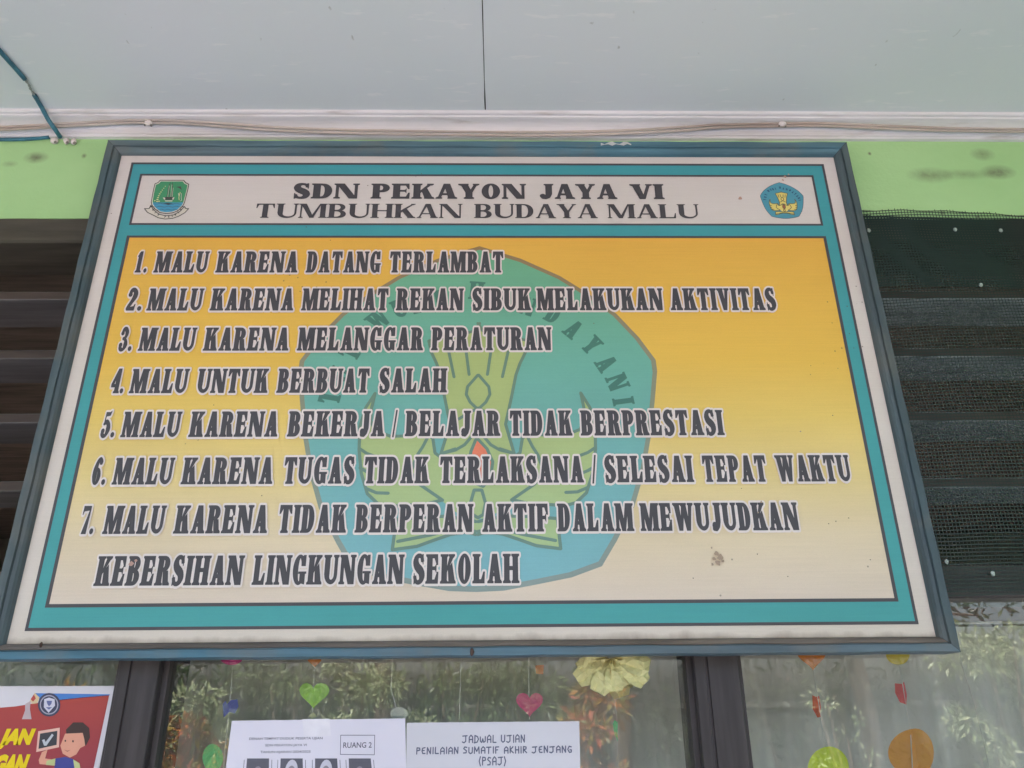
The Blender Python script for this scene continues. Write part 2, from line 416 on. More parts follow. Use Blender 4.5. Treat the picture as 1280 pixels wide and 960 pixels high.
            if c == '6':
                P.append(ell(w*.5, .31, w*.48, .325, n=22)); Ng.append(ell(w*.52, .30, w*.48-S*.85, .31-T*.9, n=16))
                v, f = union(P, Ng); P = [[v[i] for i in t] for t in f]; Ng = []
                q = resample([(.24*w, .30, S*.95), (.24*w, .55, S*.95), (.38*w, .84, S*.7), (.62*w, .95, T*1.2), (.80*w, .86, T*1.3)], 3)
                P += stroke([(a[0], a[1]) for a in q], [a[2] for a in q], True, 10)+[disc((.78*w, .82), S*.36, 12)]
            if c == '7':
                P += [[(.02*w, .68), (.12*w, .68), (.2*w, .8), (.96*w, .84), (.96*w, 1), (.06*w, 1)], [(.26*w, 0), (.26*w+S*1.1, 0), (.96*w, .9), (.8*w, .86)]]
        reg = union(P, Ng)
        halo = None
        if s.halo:
            H = s.halo; pp = []; seen = set()
            for a, b in boundary(*reg):
                pp.append(seg(a, b, H))
                k = (round(a[0], 2), round(a[1], 2))
                if k not in seen: seen.add(k); pp.append(disc(a, H, 8))
            halo = union(pp)
        s.cache[c] = (w, reg, halo); return s.cache[c]
    def layout(s, txt, gap):
        x = 0; out = []
        for ch in txt:
            if ch == ' ': x += .3*s.W; continue
            w = s.glyph(ch)[0]; out.append((ch, x+s.L)); x += w+2*s.L+gap
        return out, x-gap
def set_word(face, txt, x0, x1, z0, H, ink, halo=None, gap=.012):
    """fit a word between x0 and x1 on the baseline z0 with cap height H"""
    lay, tot = face.layout(txt, gap); k = (x1-x0)/tot
    for i, (ch, x) in enumerate(lay):
        w, reg, hl = face.glyph(ch); dy = -.0001*(i % 2)
        fx = lambda p, x=x: (x0+(p[0]+x)*k, z0+p[1]*H)
        ink.add(reg, fx, dy)
        if halo is not None: halo.add(hl, fx, dy)
BODY = Face(.252, .142, .055, .085, .04, 1.0, .082)
TITLE = Face(.315, .14, .075, .10, .03, 1.42, 0)
ENGR = Face(.265, .08, .075, .06, .03, 1.52, 0)

# text with the built-in typeface, for the small printed notices
def sans(txt, x0, x1, z0, z1, ink, shear=0, off=0.0, keep=False):
    cu = bpy.data.curves.new('t', 'FONT'); cu.body = txt; cu.resolution_u = 3; cu.offset = off; cu.shear = shear
    o = bpy.data.objects.new('t', cu); COL.objects.link(o)
    dg = bpy.context.evaluated_depsgraph_get(); me = bpy.data.meshes.new_from_object(o.evaluated_get(dg))
    v = np.array([q.co[:2] for q in me.vertices]); lo, hi = v.min(0), v.max(0)
    f = [list(p.vertices) for p in me.polygons]
    v = (v-lo)/(hi-lo); v = v*[x1-x0, z1-z0]+[x0, z0]
    bpy.data.objects.remove(o); bpy.data.curves.remove(cu); bpy.data.meshes.remove(me)
    ink.add(([tuple(map(float, q)) for q in v], f))

# ================================================================== THE BUILDING
WY = 0.04                                   # face of the wall behind the board
def spots(nt, col, lst, dark):
    tc = N(nt, 'ShaderNodeTexCoord'); n = noise(nt, 42, (1, 1, 1), 6, .75)
    for (x, z, rx, rz, a) in lst:
        v = N(nt, 'ShaderNodeVectorMath', operation='SUBTRACT'); nt.links.new(tc.outputs['Object'], v.inputs[0]); v.inputs[1].default_value = (x, WY, z)
        s = N(nt, 'ShaderNodeVectorMath', operation='MULTIPLY'); nt.links.new(v.outputs[0], s.inputs[0]); s.inputs[1].default_value = (1/rx, 0, 1/rz)
        l = N(nt, 'ShaderNodeVectorMath', operation='LENGTH'); nt.links.new(s.outputs[0], l.inputs[0])
        d = mathn(nt, 'SUBTRACT', 1.0, l.outputs['Value'], True)
        m = mathn(nt, 'MULTIPLY', d, mathn(nt, 'MULTIPLY', n, a*1.9), True)
        col = mixc(nt, m, col, dark)
    return col
m_green, nt_, b_ = newmat('green_wall_paint', .62, .3)
c_ = ramp(nt_, noise(nt_, 3.0, (1, 1, 1.5), 4), [(.3, alb(140, 176, 124)), (.7, alb(152, 186, 136))])
def spx(x, y, rx, ry, a): h = hit(x, y, WY); return (h[0], h[2], rx/560, ry/460, a)
c_ = spots(nt_, c_, [spx(1163, 219, 34, 12, .6), spx(1248, 215, 26, 11, .85), spx(1228, 193, 19, 10, .6), spx(1205, 218, 60, 8, .4),
                     spx(45, 197, 18, 9, .8), spx(12, 205, 12, 5, .4), spx(105, 195, 4, 4, .9), spx(1087, 192, 3, 3, 1), spx(1178, 266, 5, 3, 1), spx(1222, 271, 4, 3, .8)], (.12, .10, .08))
nt_.links.new(c_, b_.inputs['Base Color']); bump(nt_, b_, noise(nt_, 110, (1, 1, 1), 6), .38, .002)
m_lower = plain('wall_lower_paint', alb(150, 184, 134), .6)
m_inside = plain('room_plaster', (.42, .38, .34), .8)
m_tim_in = plain('room_ceiling_board', (.21, .165, .14), .8, .3, 4, (1, 8, 1))

bld = thing('school_building', 'pale green school building wall with dark wooden louvred window and white veranda ceiling', 'building')
wb = MB()
wb.box(-5, 5, WY, WY+.16, 2.59, 3.0)                    # band above the window
wb.box(-5, -1.86, WY, WY+.16, 0, 2.59).box(1.74, 5, WY, WY+.16, 0, 2.59)
wb.box(-1.86, 1.74, WY, WY+.16, 0, .88)
wb.build('wall', m_green, bld)
for x0 in (-3.9, 2.75): MB().box(x0, x0+.15, -2.3, WY-.002, .121, 2.858).build('added_side_wall', m_green, bld)  # unseen walls, added to darken and green-tint the light from both sides
rm = MB()
rm.box(-4.9, -1.6, 5.0, 5.1, 0, 3).box(1.6, 4.9, 5.0, 5.1, 0, 3).box(-1.6, 1.6, 5.0, 5.1, 0, .9).box(-1.6, 1.6, 5.0, 5.1, 1.7, 3).box(-5, -4.9, .2, 5.1, 0, 3).box(4.9, 5, .2, 5.1, 0, 3).box(-4.9, 4.9, .2, 5.0, -.02, .1)
rm.build('room_wall', m_inside, bld)
MB().box(-4.9, 4.9, .2, 5.0, 2.9, 2.95).build('room_ceiling', m_tim_in, bld)
rf = MB(); rf.box(-5.4, 5.4, -2.15, WY+5.4, 3.0, 3.06)
b = len(rf.V); rf.V += [(-5.4, -2.15, 3.06), (5.4, -2.15, 3.06), (5.4, 1.6, 4.5), (-5.4, 1.6, 4.5), (5.4, 5.6, 3.06), (-5.4, 5.6, 3.06)]
rf.F += [(b, b+1, b+2, b+3), (b+3, b+2, b+4, b+5), (b+1, b+4, b+2), (b, b+3, b+5)]
rf.build('roof', plain('roof_tile', (.19, .09, .06), .7, .2, 12), bld)

# ceiling of painted boards with an open joint
CZ = 2.862
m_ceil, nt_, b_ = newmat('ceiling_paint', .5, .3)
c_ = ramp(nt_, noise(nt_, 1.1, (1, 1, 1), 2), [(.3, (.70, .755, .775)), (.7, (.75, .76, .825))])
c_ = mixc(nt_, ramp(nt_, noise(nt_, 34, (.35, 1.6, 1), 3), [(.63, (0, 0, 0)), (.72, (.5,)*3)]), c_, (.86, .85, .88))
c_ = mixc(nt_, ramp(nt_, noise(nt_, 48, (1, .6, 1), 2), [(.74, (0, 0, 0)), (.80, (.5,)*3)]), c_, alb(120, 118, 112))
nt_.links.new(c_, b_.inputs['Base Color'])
hn = mathn(nt_, 'ADD', noise(nt_, 22, (.25, 2.0, 1), 4), mathn(nt_, 'MULTIPLY', noise(nt_, 160), .3))
bump(nt_, b_, hn, .32, .0022)
ceil = MB().box(-5.2, 5.2, -2.12, WY, 2.885, 2.9).build('ceiling', plain('ceiling_backing', (.06, .06, .06), .9), bld)
for k in range(-4, 4):
    x0 = .0106+1.52*k; g = .0008
    p = MB()
    ys = [WY, -.02, -.05, -.08, -.11, -.15, -.2, -.26, -.32, -.4, -.6, -1.2, -2.12]
    jl = [0]*len(ys)
    b = 0
    for z in (CZ, CZ+.008):
        for i, y in enumerate(ys): p.V += [(x0+g+(.0012 if -.06 < y < 0 else 0)+random.uniform(-.0003, .0006), y, z), (x0+1.52-g-random.uniform(-.0003, .0006), y, z)]
    n = len(ys)
    for i in range(n-1):
        a = 2*i; c = 2*(i+1)
        p.F += [(a, a+1, c+1, c), (a+2*n, c+2*n, c+1+2*n, a+1+2*n), (a, c, c+2*n, a+2*n), (a+1, a+1+2*n, c+1+2*n, c+1)]
    p.F += [(0, 2*n, 2*n+1, 1), (2*n-2, 2*n-1, 4*n-1, 4*n-2)]
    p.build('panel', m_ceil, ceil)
# crown moulding
m_mould, nt_, b_ = newmat('moulding_paint', .38, .45)
c_ = ramp(nt_, noise(nt_, 6, (.4, 1, 1), 4), [(.3, (.66, .64, .68)), (.7, (.80, .77, .83))])
c_ = mixc(nt_, ramp(nt_, noise(nt_, 20, (.3, 2, 2), 6), [(.56, (0, 0, 0)), (.74, (.65,)*3)]), c_, alb(146, 136, 130))
nt_.links.new(c_, b_.inputs['Base Color']); bump(nt_, b_, noise(nt_, 60, (.3, 1, 1), 4), .2, .0015)
prof = [(WY, 2.8165), (.031, 2.8165), (.030, 2.8225), (.0275, 2.8235)]
prof += [(.0275-.026*(1-math.cos(t)), 2.8235+.024*math.sin(t)) for t in [R(90*i/8) for i in range(1, 9)]]
prof += [(-.0015, 2.8485), (-.0035, 2.8490), (-.0045, 2.8530), (-.0085, 2.8535), (-.0105, 2.8545), (-.0115, 2.8570), (-.0115, 2.8605), (-.0125, CZ+.001)]
mo = MB(); mo.sweepx(prof[::-1], -5, 5, 60, .0005); mo.build('crown_moulding', m_mould, bld)

# window: header, transom, sill, posts, louvre slats, glass
m_wood = painted_wood('dark_window_paint', alb(60, 54, 54), alb(78, 68, 62), .5, (.12, 1, 1), .42, spec=.5)
m_woodv = painted_wood('dark_post_paint', alb(52, 47, 49), alb(62, 57, 58), .4, (1, 1, .08), .45, spec=.3)
m_slat = painted_wood('louvre_paint', alb(94, 92, 95), alb(84, 78, 74), .7, (.1, 1, 1), .55)
m_slat_lit = painted_wood('louvre_paint_lit', alb(140, 148, 152), alb(128, 134, 136), .5, (.1, 1, 1), .55)  # same louvre paint, with brighter light on the right bay put into its colour
m_slatf = painted_wood('louvre_edge_paint', alb(54, 44, 42), alb(68, 56, 50), .5, (.1, 1, 1), .55)
m_hdr = painted_wood('header_paint', alb(62, 58, 52), alb(84, 78, 66), .8, (.1, 1, 1), .6)
win = MB(); win.box(-1.86, 1.74, WY-.004, WY+.14, .88, .95, .004); win.box(-1.86, 1.74, WY, WY+.14, 1.737, 1.80, .003)
win = win.build('window', m_wood, bld)
hd = MB()
nseg = 40
hv = []
for i in range(nseg+1):
    x = -1.86+3.6*i/nseg; t = 2.590+random.uniform(-.0015, .0015)
    hd.V += [(x, WY+.002, 2.526), (x, WY-.003, 2.530), (x, WY-.003, t-.004), (x, WY+.004, t+.002)]
for i in range(nseg):
    for j in range(3): a = 4*i+j; hd.F.append((a, a+4, a+5, a+1))
hd.box(-1.86, 1.74, WY+.002, WY+.14, 2.526, 2.588)
hd.build('header', m_hdr, win)
POSTS = [(-1.86, -1.78), (-.6415, -.558), (.3945, .4865), (1.66, 1.74)]
def postprof(a, b):
    y = WY
    return [(a, y+.14), (a, y+.004), (a+.002, y), (a+.020, y), (a+.0215, y+.004), (a+.025, y+.004), (a+.0265, y), (b-.012, y), (b-.010, y+.003), (b-.010, y+.14)]
for a, b in POSTS:
    MB().sweepz(postprof(a, b), .952, 2.5255).build('post', m_woodv, win)
BAYS = [(POSTS[i][1]-.010, POSTS[i+1][0]) for i in range(3)]
m_bead = painted_wood('bead_paint', alb(48, 44, 46), alb(66, 60, 60), .4, (1, 1, .1), .5)
m_glass = bpy.data.materials.new('window_glass'); m_glass.use_nodes = True
g = m_glass.node_tree; g.nodes.clear()
out = N(g, 'ShaderNodeOutputMaterial'); mx = N(g, 'ShaderNodeMixShader'); tr = N(g, 'ShaderNodeBsdfTransparent'); gl = N(g, 'ShaderNodeBsdfGlossy')
gl.inputs['Roughness'].default_value = .004; tr.inputs['Color'].default_value = (.90, .92, .91, 1)
fr = N(g, 'ShaderNodeFresnel'); fr.inputs['IOR'].default_value = 1.52
f2 = mathn(g, 'MULTIPLY', fr.outputs[0], 2.6, True)
bn = N(g, 'ShaderNodeBump'); bn.inputs['Strength'].default_value = .012; bn.inputs['Distance'].default_value = .01
g.links.new(noise(g, 2.5, (1, 1, 1), 1), bn.inputs['Height']); g.links.new(bn.outputs[0], gl.inputs['Normal'])
g.links.new(f2, mx.inputs[0]); g.links.new(tr.outputs[0], mx.inputs[1]); g.links.new(gl.outputs[0], mx.inputs[2])
# thin film of dust on the glass
df = N(g, 'ShaderNodeBsdfDiffuse'); df.inputs['Color'].default_value = (.45, .44, .42, 1); mx2 = N(g, 'ShaderNodeMixShader')
g.links.new(ramp(g, noise(g, 5, (1, 1, .7), 6, .7), [(.35, (.03,)*3), (.75, (.10,)*3)]), mx2.inputs[0])
g.links.new(mx.outputs[0], mx2.inputs[1]); g.links.new(df.outputs[0], mx2.inputs[2]); g.links.new(mx2.outputs[0], out.inputs[0])
GY = WY+.035
for a, b in BAYS:
    mesh('glass_pane', [(a, GY, .951), (b, GY, .951), (b, GY, 1.7365), (a, GY, 1.7365)], [(0, 1, 2, 3)], m_glass, win)
    for c0 in (a, b-.010): MB().box(c0, c0+.010, WY+.018, GY-.001, .951, 1.7365).build('glazing_bead', m_bead, win)
    for z in (2.382, 2.239, 2.094, 1.951):
        s_ = MB(); zz = z+random.uniform(-.002, .002)
        s_.V = []; s_.box(a+.001, b-.001, WY+.002, WY+.132, zz, zz+.021, .002)
        so_ = s_.build('louvre_slat', m_slat_lit if a > 0 else m_slat, win); so_.data.materials.append(m_slatf); so_.data.polygons[5].material_index = 1

# ================================================================== THE BOARD
board = thing('notice_board', 'large framed school notice board with seven numbered rules and teal printed border', 'notice board')
WHITE = [(0, alb(190, 181, 170)), (.5, alb(189, 181, 175)), (1, alb(186, 179, 180))]
m_white = printed('board_white_vinyl', WHITE, dirt_edge=True)
m_teal = printed('board_teal_ink', [(0, alb(66, 142, 142)), (.5, alb(60, 138, 142)), (1, alb(58, 134, 146))])
m_dark = printed('board_dark_ink', [(0, alb(70, 68, 71)), (1, alb(66, 64, 72))])
m_ink = printed('board_letter_ink', [(0, alb(66, 64, 67)), (1, alb(62, 60, 66))])
m_halo = printed('board_letter_edge', [(0, alb(206, 198, 194)), (1, alb(198, 184, 184))])
m_yel = printed('board_yellow_field', [(0, alb(194, 180, 166)), (.16, alb(198, 182, 152)), (.30, alb(200, 181, 124)), (.46, alb(202, 175, 94)), (.62, alb(204, 166, 72)), (1, alb(203, 156, 67))], 1.73, 2.512)
mesh('backing_panel', [(-.845, .0, 1.650), (.845, .0, 1.650), (.845, .0, 2.755), (-.845, .0, 2.755), (-.845, .02, 1.650), (.845, .02, 1.650), (.845, .02, 2.755), (-.845, .02, 2.755)],
     [(0, 1, 2, 3), (5, 4, 7, 6), (0, 4, 5, 1), (3, 2, 6, 7), (0, 3, 7, 4), (1, 5, 6, 2)], m_white, board)
def rect(x0, x1, z0, z1): return [(x0, z0), (x1, z0), (x1, z1), (x0, z1)]
E1 = -.0003
OX, OZ0, OZ1 = .800, 1.6868, 2.7155
IX = .768
f = Flat(); f.poly(rect(-OX, OX, OZ0, OZ1), neg=[rect(-OX+.0055, OX-.0055, OZ0+.0055, OZ1-.0055)])
HX0, HX1, HZ0, HZ1 = -.7745, .7705, 2.5445, 2.6835
f.poly(rect(HX0, HX1, HZ0, HZ1), neg=[rect(HX0+.005, HX1-.005, HZ0+.005, HZ1-.005)])
f.poly(rect(-.7735, .7715, 1.7268, 2.5168), neg=[rect(-.767, .765, 1.7330, 2.5115)])
f.build('border_line', E1*2, m_dark, board)
f = Flat(); f.poly(rect(-OX+.004, OX-.004, OZ0+.004, OZ1-.004), neg=[rect(HX0+.003, HX1-.003, HZ0+.003, HZ1-.003), rect(-.77, .768, 1.730, 2.514)])
f.build('border_band', E1, m_teal, board)
f = Flat(); f.poly(rect(-.770, .768, 1.730, 2.514)); f.build('yellow_field', E1, m_yel, board)

# frame rails, mitred, with a moulded face
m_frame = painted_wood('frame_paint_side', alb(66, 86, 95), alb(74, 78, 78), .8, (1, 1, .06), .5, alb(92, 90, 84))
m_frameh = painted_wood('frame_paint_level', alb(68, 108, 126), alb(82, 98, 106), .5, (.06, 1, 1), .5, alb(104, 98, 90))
m_dust = painted_wood('frame_dusty_rebate', alb(92, 86, 82), alb(104, 94, 84), .6, (.1, 1, 1), .8)
FX, FT, FB = .858, 2.768, 1.638
INX, INT, INB = .8262, 2.7345, 1.6652
prof = [(0, WY), (0, -.012), (.05, -.016), (.50, -.0165), (.55, -.0120), (.59, -.0120), (.63, -.0145), (.80, -.0125), (.92, -.0085), (1, -.0005)]
def rail(side):
    V = []; Fc = []; n = 28; k = len(prof)
    for i in range(n+1):
        t = i/n
        for u, y in prof:
            x1 = FX+(INX-FX)*u; zt = FT+(INT-FT)*u; zb = FB+(INB-FB)*u
            wob = .0006*math.sin(i*1.9+u*3+side*2)+random.uniform(-.0003, .0003)
            if side == 0: V.append((-x1+2*x1*t, y, zt+(wob if u < .7 else 0)))
            if side == 1: V.append((-x1+2*x1*t, y, zb+(wob if u < .7 else 0)))
            if side == 2: V.append((-x1+(wob if u < .7 else 0), y, zb+(zt-zb)*t))
            if side == 3: V.append((x1+(wob if u < .7 else 0), y, zb+(zt-zb)*t))
    for i in range(n):
        for j in range(k-1):
            a = i*k+j; q = (a, a+k, a+k+1, a+1)
            Fc.append(q if side in (1, 2) else q[::-1])
    Fc += [list(range(k)), list(range(n*k, n*k+k))]
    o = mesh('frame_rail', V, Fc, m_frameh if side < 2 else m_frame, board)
    if side == 1:
        o.data.materials.append(m_dust)
        for p in o.data.polygons[:-2]:
            if p.index % (k-1) >= 5: p.material_index = 1
    # keep the outer side square to the wall
    return o
for s_ in range(4): rail(s_)
# corner joints show as thin dark mitre lines: recessed seam strips
m_seam = plain('mitre_gap', (.03, .03, .03), .9)
for sx in (-1, 1):
    for (ox, oz, ix, iz) in ((FX, FT, INX, INT), (FX, FB, INX, INB)):
        V = []
        for u, y in prof[1:]:
            x = ox+(ix-ox)*u; z = oz+(iz-oz)*u
            for d in (-.0005, .0005): V.append((sx*(x)+d, y-.0003, z))
        mesh('mitre_joint', V, [(2*i, 2*i+1, 2*i+3, 2*i+2) for i in range(len(prof)-2)], m_seam, board)

# ---- lettering: each word measured on the board
LINES = [(2.4215, [('1.', 167.3, 341, 184.9, 341), ('MALU', 191.5, 341, 263.9, 316), ('KARENA', 268.8, 341, 372.9, 341), ('DATANG', 381.7, 341, 477.8, 320), ('TERLAMBAT', 486.5, 320, 630.6, 318)]),
 (2.3290, [('2.', 155.6, 389, 178.6, 389), ('MALU', 182.6, 389, 256.9, 364), ('KARENA', 261.6, 389, 367.7, 389), ('MELIHAT', 375.9, 389, 487.7, 364), ('REKAN', 494.2, 389, 580.5, 364), ('SIBUK', 589.1, 389, 664.8, 389), ('MELAKUKAN', 670.5, 389, 827.7, 362), ('AKTIVITAS', 836.8, 389, 972.1, 389)]),
 (2.2355, [('3.', 146.2, 439, 166.2, 439), ('MALU', 172, 439, 248.2, 412), ('KARENA', 253.3, 438, 361.9, 438), ('MELANGGAR', 370.7, 438, 530.1, 438), ('PERATURAN', 538.3, 438, 689.6, 412)]),
 (2.1415, [('4.', 136.2, 491, 156.1, 491), ('MALU', 161, 491, 238.8, 464), ('UNTUK', 246, 480, 335.5, 491), ('BERBUAT', 345, 491, 464.2, 464), ('SALAH', 472.4, 490, 559.4, 485)]),
 (2.0485, [('5.', 123.8, 547, 144.7, 547), ('MALU', 150.1, 547, 229.5, 518), ('KARENA', 234.9, 547, 348.1, 547), ('BEKERJA', 358.1, 547, 481.6, 546), ('/', 488.3, 546, 499.2, 516), ('BELAJAR', 505.4, 546, 626.7, 545), ('TIDAK', 635.5, 516, 716.6, 545), ('BERPRESTASI', 725.3, 545, 906.5, 546)]),
 (1.9530, [('6.', 112.2, 606, 133.3, 606), ('MALU', 139.3, 606, 220.5, 576), ('KARENA', 225.4, 606, 341.8, 605), ('TUGAS', 355.0, 578, 443.7, 604), ('TIDAK', 455, 574, 537.1, 603), ('TERLAKSANA', 548.8, 574, 731.3, 604), ('/', 738.2, 604, 746.6, 572), ('SELESAI', 755.1, 603, 868.4, 604), ('TEPAT', 875.2, 575, 957.2, 575), ('WAKTU', 967, 575, 1061, 576)]),
 (1.8585, [('7.', 103.8, 635, 118.5, 668), ('MALU', 127.4, 668, 210, 636), ('KARENA', 215.9, 668, 335.1, 667), ('TIDAK', 348.7, 636, 433.6, 666), ('BERPERAN', 442.6, 666, 592.6, 634), ('AKTIF', 601, 666, 686.6, 631), ('DALAM', 696.3, 664.6, 793.5, 664), ('MEWUJUDKAN', 800.3, 665, 1001, 665)]),
 (1.7640, [('KEBERSIHAN', 116.3, 733.7, 307.4, 698), ('LINGKUNGAN', 314, 732, 506.7, 696), ('SEKOLAH', 514.3, 730, 650, 729)])]
for z0, words in LINES:
    ink = Flat(); hl = Flat()
    for t, xa, ya, xb, yb in words:
        set_word(BODY, t, hit(xa, ya)[0]+.001, hit(xb, yb)[0]-.001, z0, .0535, ink, hl, gap=.022 if len(t) > 2 else .0)
    o = ink.build('text_line', -.0026, m_ink, board)
    hl.build('text_outline', -.0021, m_halo, o)
ink = Flat()
for t, xa, ya, xb, yb in [('SDN', 364.4, 247, 450, 232), ('PEKAYON', 463.3, 247, 657.5, 232), ('JAYA', 672.5, 248, 772.5, 248), ('VI', 786.5, 232, 830.7, 248)]:
    set_word(TITLE, t, hit(xa, ya)[0], hit(xb, yb)[0], 2.6155, .0415, ink, gap=.0)
ink.build('text_line', -.0012, m_ink, board)
ink = Flat()
for t, xa, ya, xb, yb in [('TUMBUHKAN', 319.5, 257, 578.2, 257), ('BUDAYA', 592.5, 272, 748, 272), ('MALU', 759.5, 272, 873, 256)]:
    set_word(ENGR, t, hit(xa, ya)[0], hit(xb, yb)[0], 2.5635, .0380, ink, gap=.02)
ink.build('text_line', -.0012, m_ink, board)

# stains on the print and a rusty nail in the bottom rail
def blotch(name, lst, mat, y=-.0030):
    fl = Flat()
    for k, (px, py, r) in enumerate(lst):
        c = hit(px, py); rr = r/650
        fl.add(union([[(c[0]+rr*random.uniform(.6, 1.2)*math.cos(2*math.pi*i/11), c[2]+rr*random.uniform(.6, 1.2)*math.sin(2*math.pi*i/11)) for i in range(11)]]), dy=-.00003*k)
    return fl.build(name, y, mat, board)
blotch('insect_stain', [(895, 692, 3), (900, 697, 4.2), (897, 704, 3.4), (892, 699, 2.2), (903, 702, 1.8), (890, 706, 1.6), (889, 685, 1.2), (951, 628, 1.5), (947, 641, 1.2), (1000, 540, 1.1)], plain('insect_dirt', alb(146, 128, 112), .8))
blotch('rust_stain', [(925, 249, 3.2), (981, 222, 2.6), (978, 226, 1.6), (985, 219, 1.4), (165, 705, 3.0), (171, 701, 2.0)], plain('rust_dirt', alb(158, 128, 118), .8))
blotch('fly_speck', [(x, y, .8) for x, y in ((520, 222), (527, 218), (460, 233), (700, 251), (1040, 520), (1060, 648), (1044, 652), (1087, 700), (946, 693), (984, 721), (866, 723), (1035, 655), (742, 405), (310, 386), (268, 507), (328, 620), (140, 268))], plain('fly_dirt', alb(96, 84, 74), .8))
def small_lump(p, r, mat, name):
    V = []; Fc = []
    for i in range(5):
        for j in range(8):
            a = math.pi*i/4; q = 2*math.pi*j/8; k = random.uniform(.8, 1.2); V.append((p[0]+r*k*math.sin(a)*math.cos(q), p[1]+r*.6*k*math.sin(a)*math.sin(q), p[2]+r*1.5*k*math.cos(a)))
    for i in range(4):
        for j in range(8): Fc.append((i*8+j, i*8+(j+1) % 8, (i+1)*8+(j+1) % 8, (i+1)*8+j))
    return mesh(name, V, Fc, mat, board, True)
small_lump(hit(590, 815, -.017), .0042, plain('rusty_nail', alb(70, 56, 50), .8), 'rusty_nail')
small_lump(hit(51, 806, -.014), .0030, plain('rusty_nail', alb(70, 56, 50), .8), 'mud_spot')

# ---- the five-sided emblem with winged lotus, drawn once and used twice
def zz(X, Y): h = hit(400+X/3.0975, 390+Y/3.0968); return (h[0]-.0, h[2]-2.128)
def sym(p): return [(-x, z) for x, z in p]
def pent(o=0):
    r = [(0, .362), (.09, .330), (.175, .286), (.235, .242), (.291, .194), (.335, .138), (.366, .086), (.367, .06), (.357, -.003), (.345, -.072), (.326, -.150), (.300, -.222), (.262, -.288), (.232, -.334),
         (.175, -.354), (.112, -.366), (.05, -.377), (0, -.379)]
    r = [(x*(1-o), z*(1-o)) for x, z in r]
    return r+[(-x, z) for x, z in r[-2:0:-1]]
def emblem(cx, cz, k, y, mats, parent, stroke_w=.0062, halfx=.0):
    m_bg, m_edge, m_lotus, m_line, m_flame, m_let = mats
    fx = lambda p: (cx+p[0]*k, cz+p[1]*k)
    D = .00025 if k > .5 else .00012
    P0 = pent(); P1 = pent(.026)
    base = Flat().add(union([P0], [P1]), fx).build('emblem', y, m_edge, parent)
    Flat().add(union([P1]), fx).build('emblem_field', y, m_bg, base)
    X0 = zz(605, 400)[0]
    q = lambda l: [(zz(a, b)[0]-X0, zz(a, b)[1]) for a, b in l]
    crown = q([(605, 45), (625, 75), (700, 92), (800, 112), (790, 155), (768, 200), (752, 245), (735, 330), (712, 435), (728, 490), (745, 548), (690, 530), (640, 500), (605, 470)])
    crown = crown+sym(crown[1:-1])[::-1]
    wing = q([(1003, 314), (1038, 370), (1058, 440), (1060, 530), (1050, 620), (1025, 700), (985, 738), (945, 750), (860, 745), (740, 728), (690, 770), (640, 800), (605, 800), (605, 470), (640, 500), (690, 534), (745, 552), (768, 545), (777, 490), (800, 472), (870, 478), (940, 480), (1000, 455), (1018, 420), (1015, 370)])
    book = q([(605, 862), (640, 852), (700, 860), (760, 880), (830, 905), (925, 917), (912, 800), (800, 792), (720, 790), (660, 800), (605, 812)])
    tail = q([(590, 690), (620, 690), (634, 740), (625, 785), (605, 797)])
    green = [crown, wing, sym(wing), book, sym(book), [(-.004, book[0][1]+.004), (.004, book[0][1]+.004), (.004, crown[13][1]+.01), (-.004, crown[13][1]+.01)]]
    Flat().add(union(green), fx).build('lotus', y-D, m_lotus, base)
    fl = q([(600, 488), (640, 530), (662, 580), (655, 640), (625, 676), (585, 660), (566, 610), (578, 540)])
    Flat().add(union([fl]), fx).build('flame', y-2*D, m_flame, base)
    S_ = stroke_w; L = []
    def ln(pts, both=True, closed=False):
        p = q(pts); p = p+[p[0]] if closed else p
        for s in ([p, sym(p)] if both else [p]): L.extend(stroke(s, S_))
    L.extend(stroke(crown[:12], S_)); L.extend(stroke(sym(crown[:12]), S_))
    ln([(740, 728), (800, 742), (860, 745), (945, 750), (985, 738), (1025, 700), (1050, 620), (1060, 530), (1058, 440), (1038, 370), (1003, 314), (1015, 370), (1018, 420), (1000, 455), (940, 480), (870, 478), (800, 472), (777, 490), (768, 545), (748, 560)])
    ln([(605, 862), (640, 852), (700, 860), (760, 880), (830, 905), (925, 917), (912, 800), (800, 792), (720, 790), (660, 800), (605, 812)])
    ln([(605, 850), (680, 838), (780, 862), (905, 885)])
    ln([(642, 243), (655, 155)]); ln([(700, 252), (722, 155)])
    ln([(605, 245), (565, 290), (560, 320), (575, 350), (605, 378)]); ln([(605, 372), (640, 392), (680, 415)])
    ln([(625, 480), (655, 515), (690, 535), (745, 548)]); ln([(798, 486), (815, 520), (838, 556), (860, 620), (825, 666), (735, 728)])
    ln([(600, 488), (640, 530), (662, 580), (655, 640), (625, 676)], False); ln([(600, 488), (578, 540), (566, 610), (585, 660), (625, 676)], False)
    ln([(1060, 525), (1030, 545), (1000, 556)]); ln([(1055, 600), (1030, 615), (1005, 625)]); ln([(945, 699), (990, 697), (1030, 680)])
    ln([(590, 690), (620, 690), (634, 740), (625, 785), (605, 797), (585, 785), (576, 740)], False, True)
    Flat().add(union(L), fx).build('line_art', y-3*D, m_line, base)
    # motto on an arc
    let = Flat(); txt = 'TUT WURI HANDAYANI'; n = len(txt)
    ki = [-1, 0, 2, 4, 5, 9, 12, 13, 14, 15, 16, 17, 18]
    kx = [-.300, -.298, -.265, -.211, -.168, -.005, .158, .198, .236, .263, .284, .293, .296]; kz = [-.045, .004, .104, .180, .207, .250, .193, .157, .120, .078, .036, -.006, -.05]
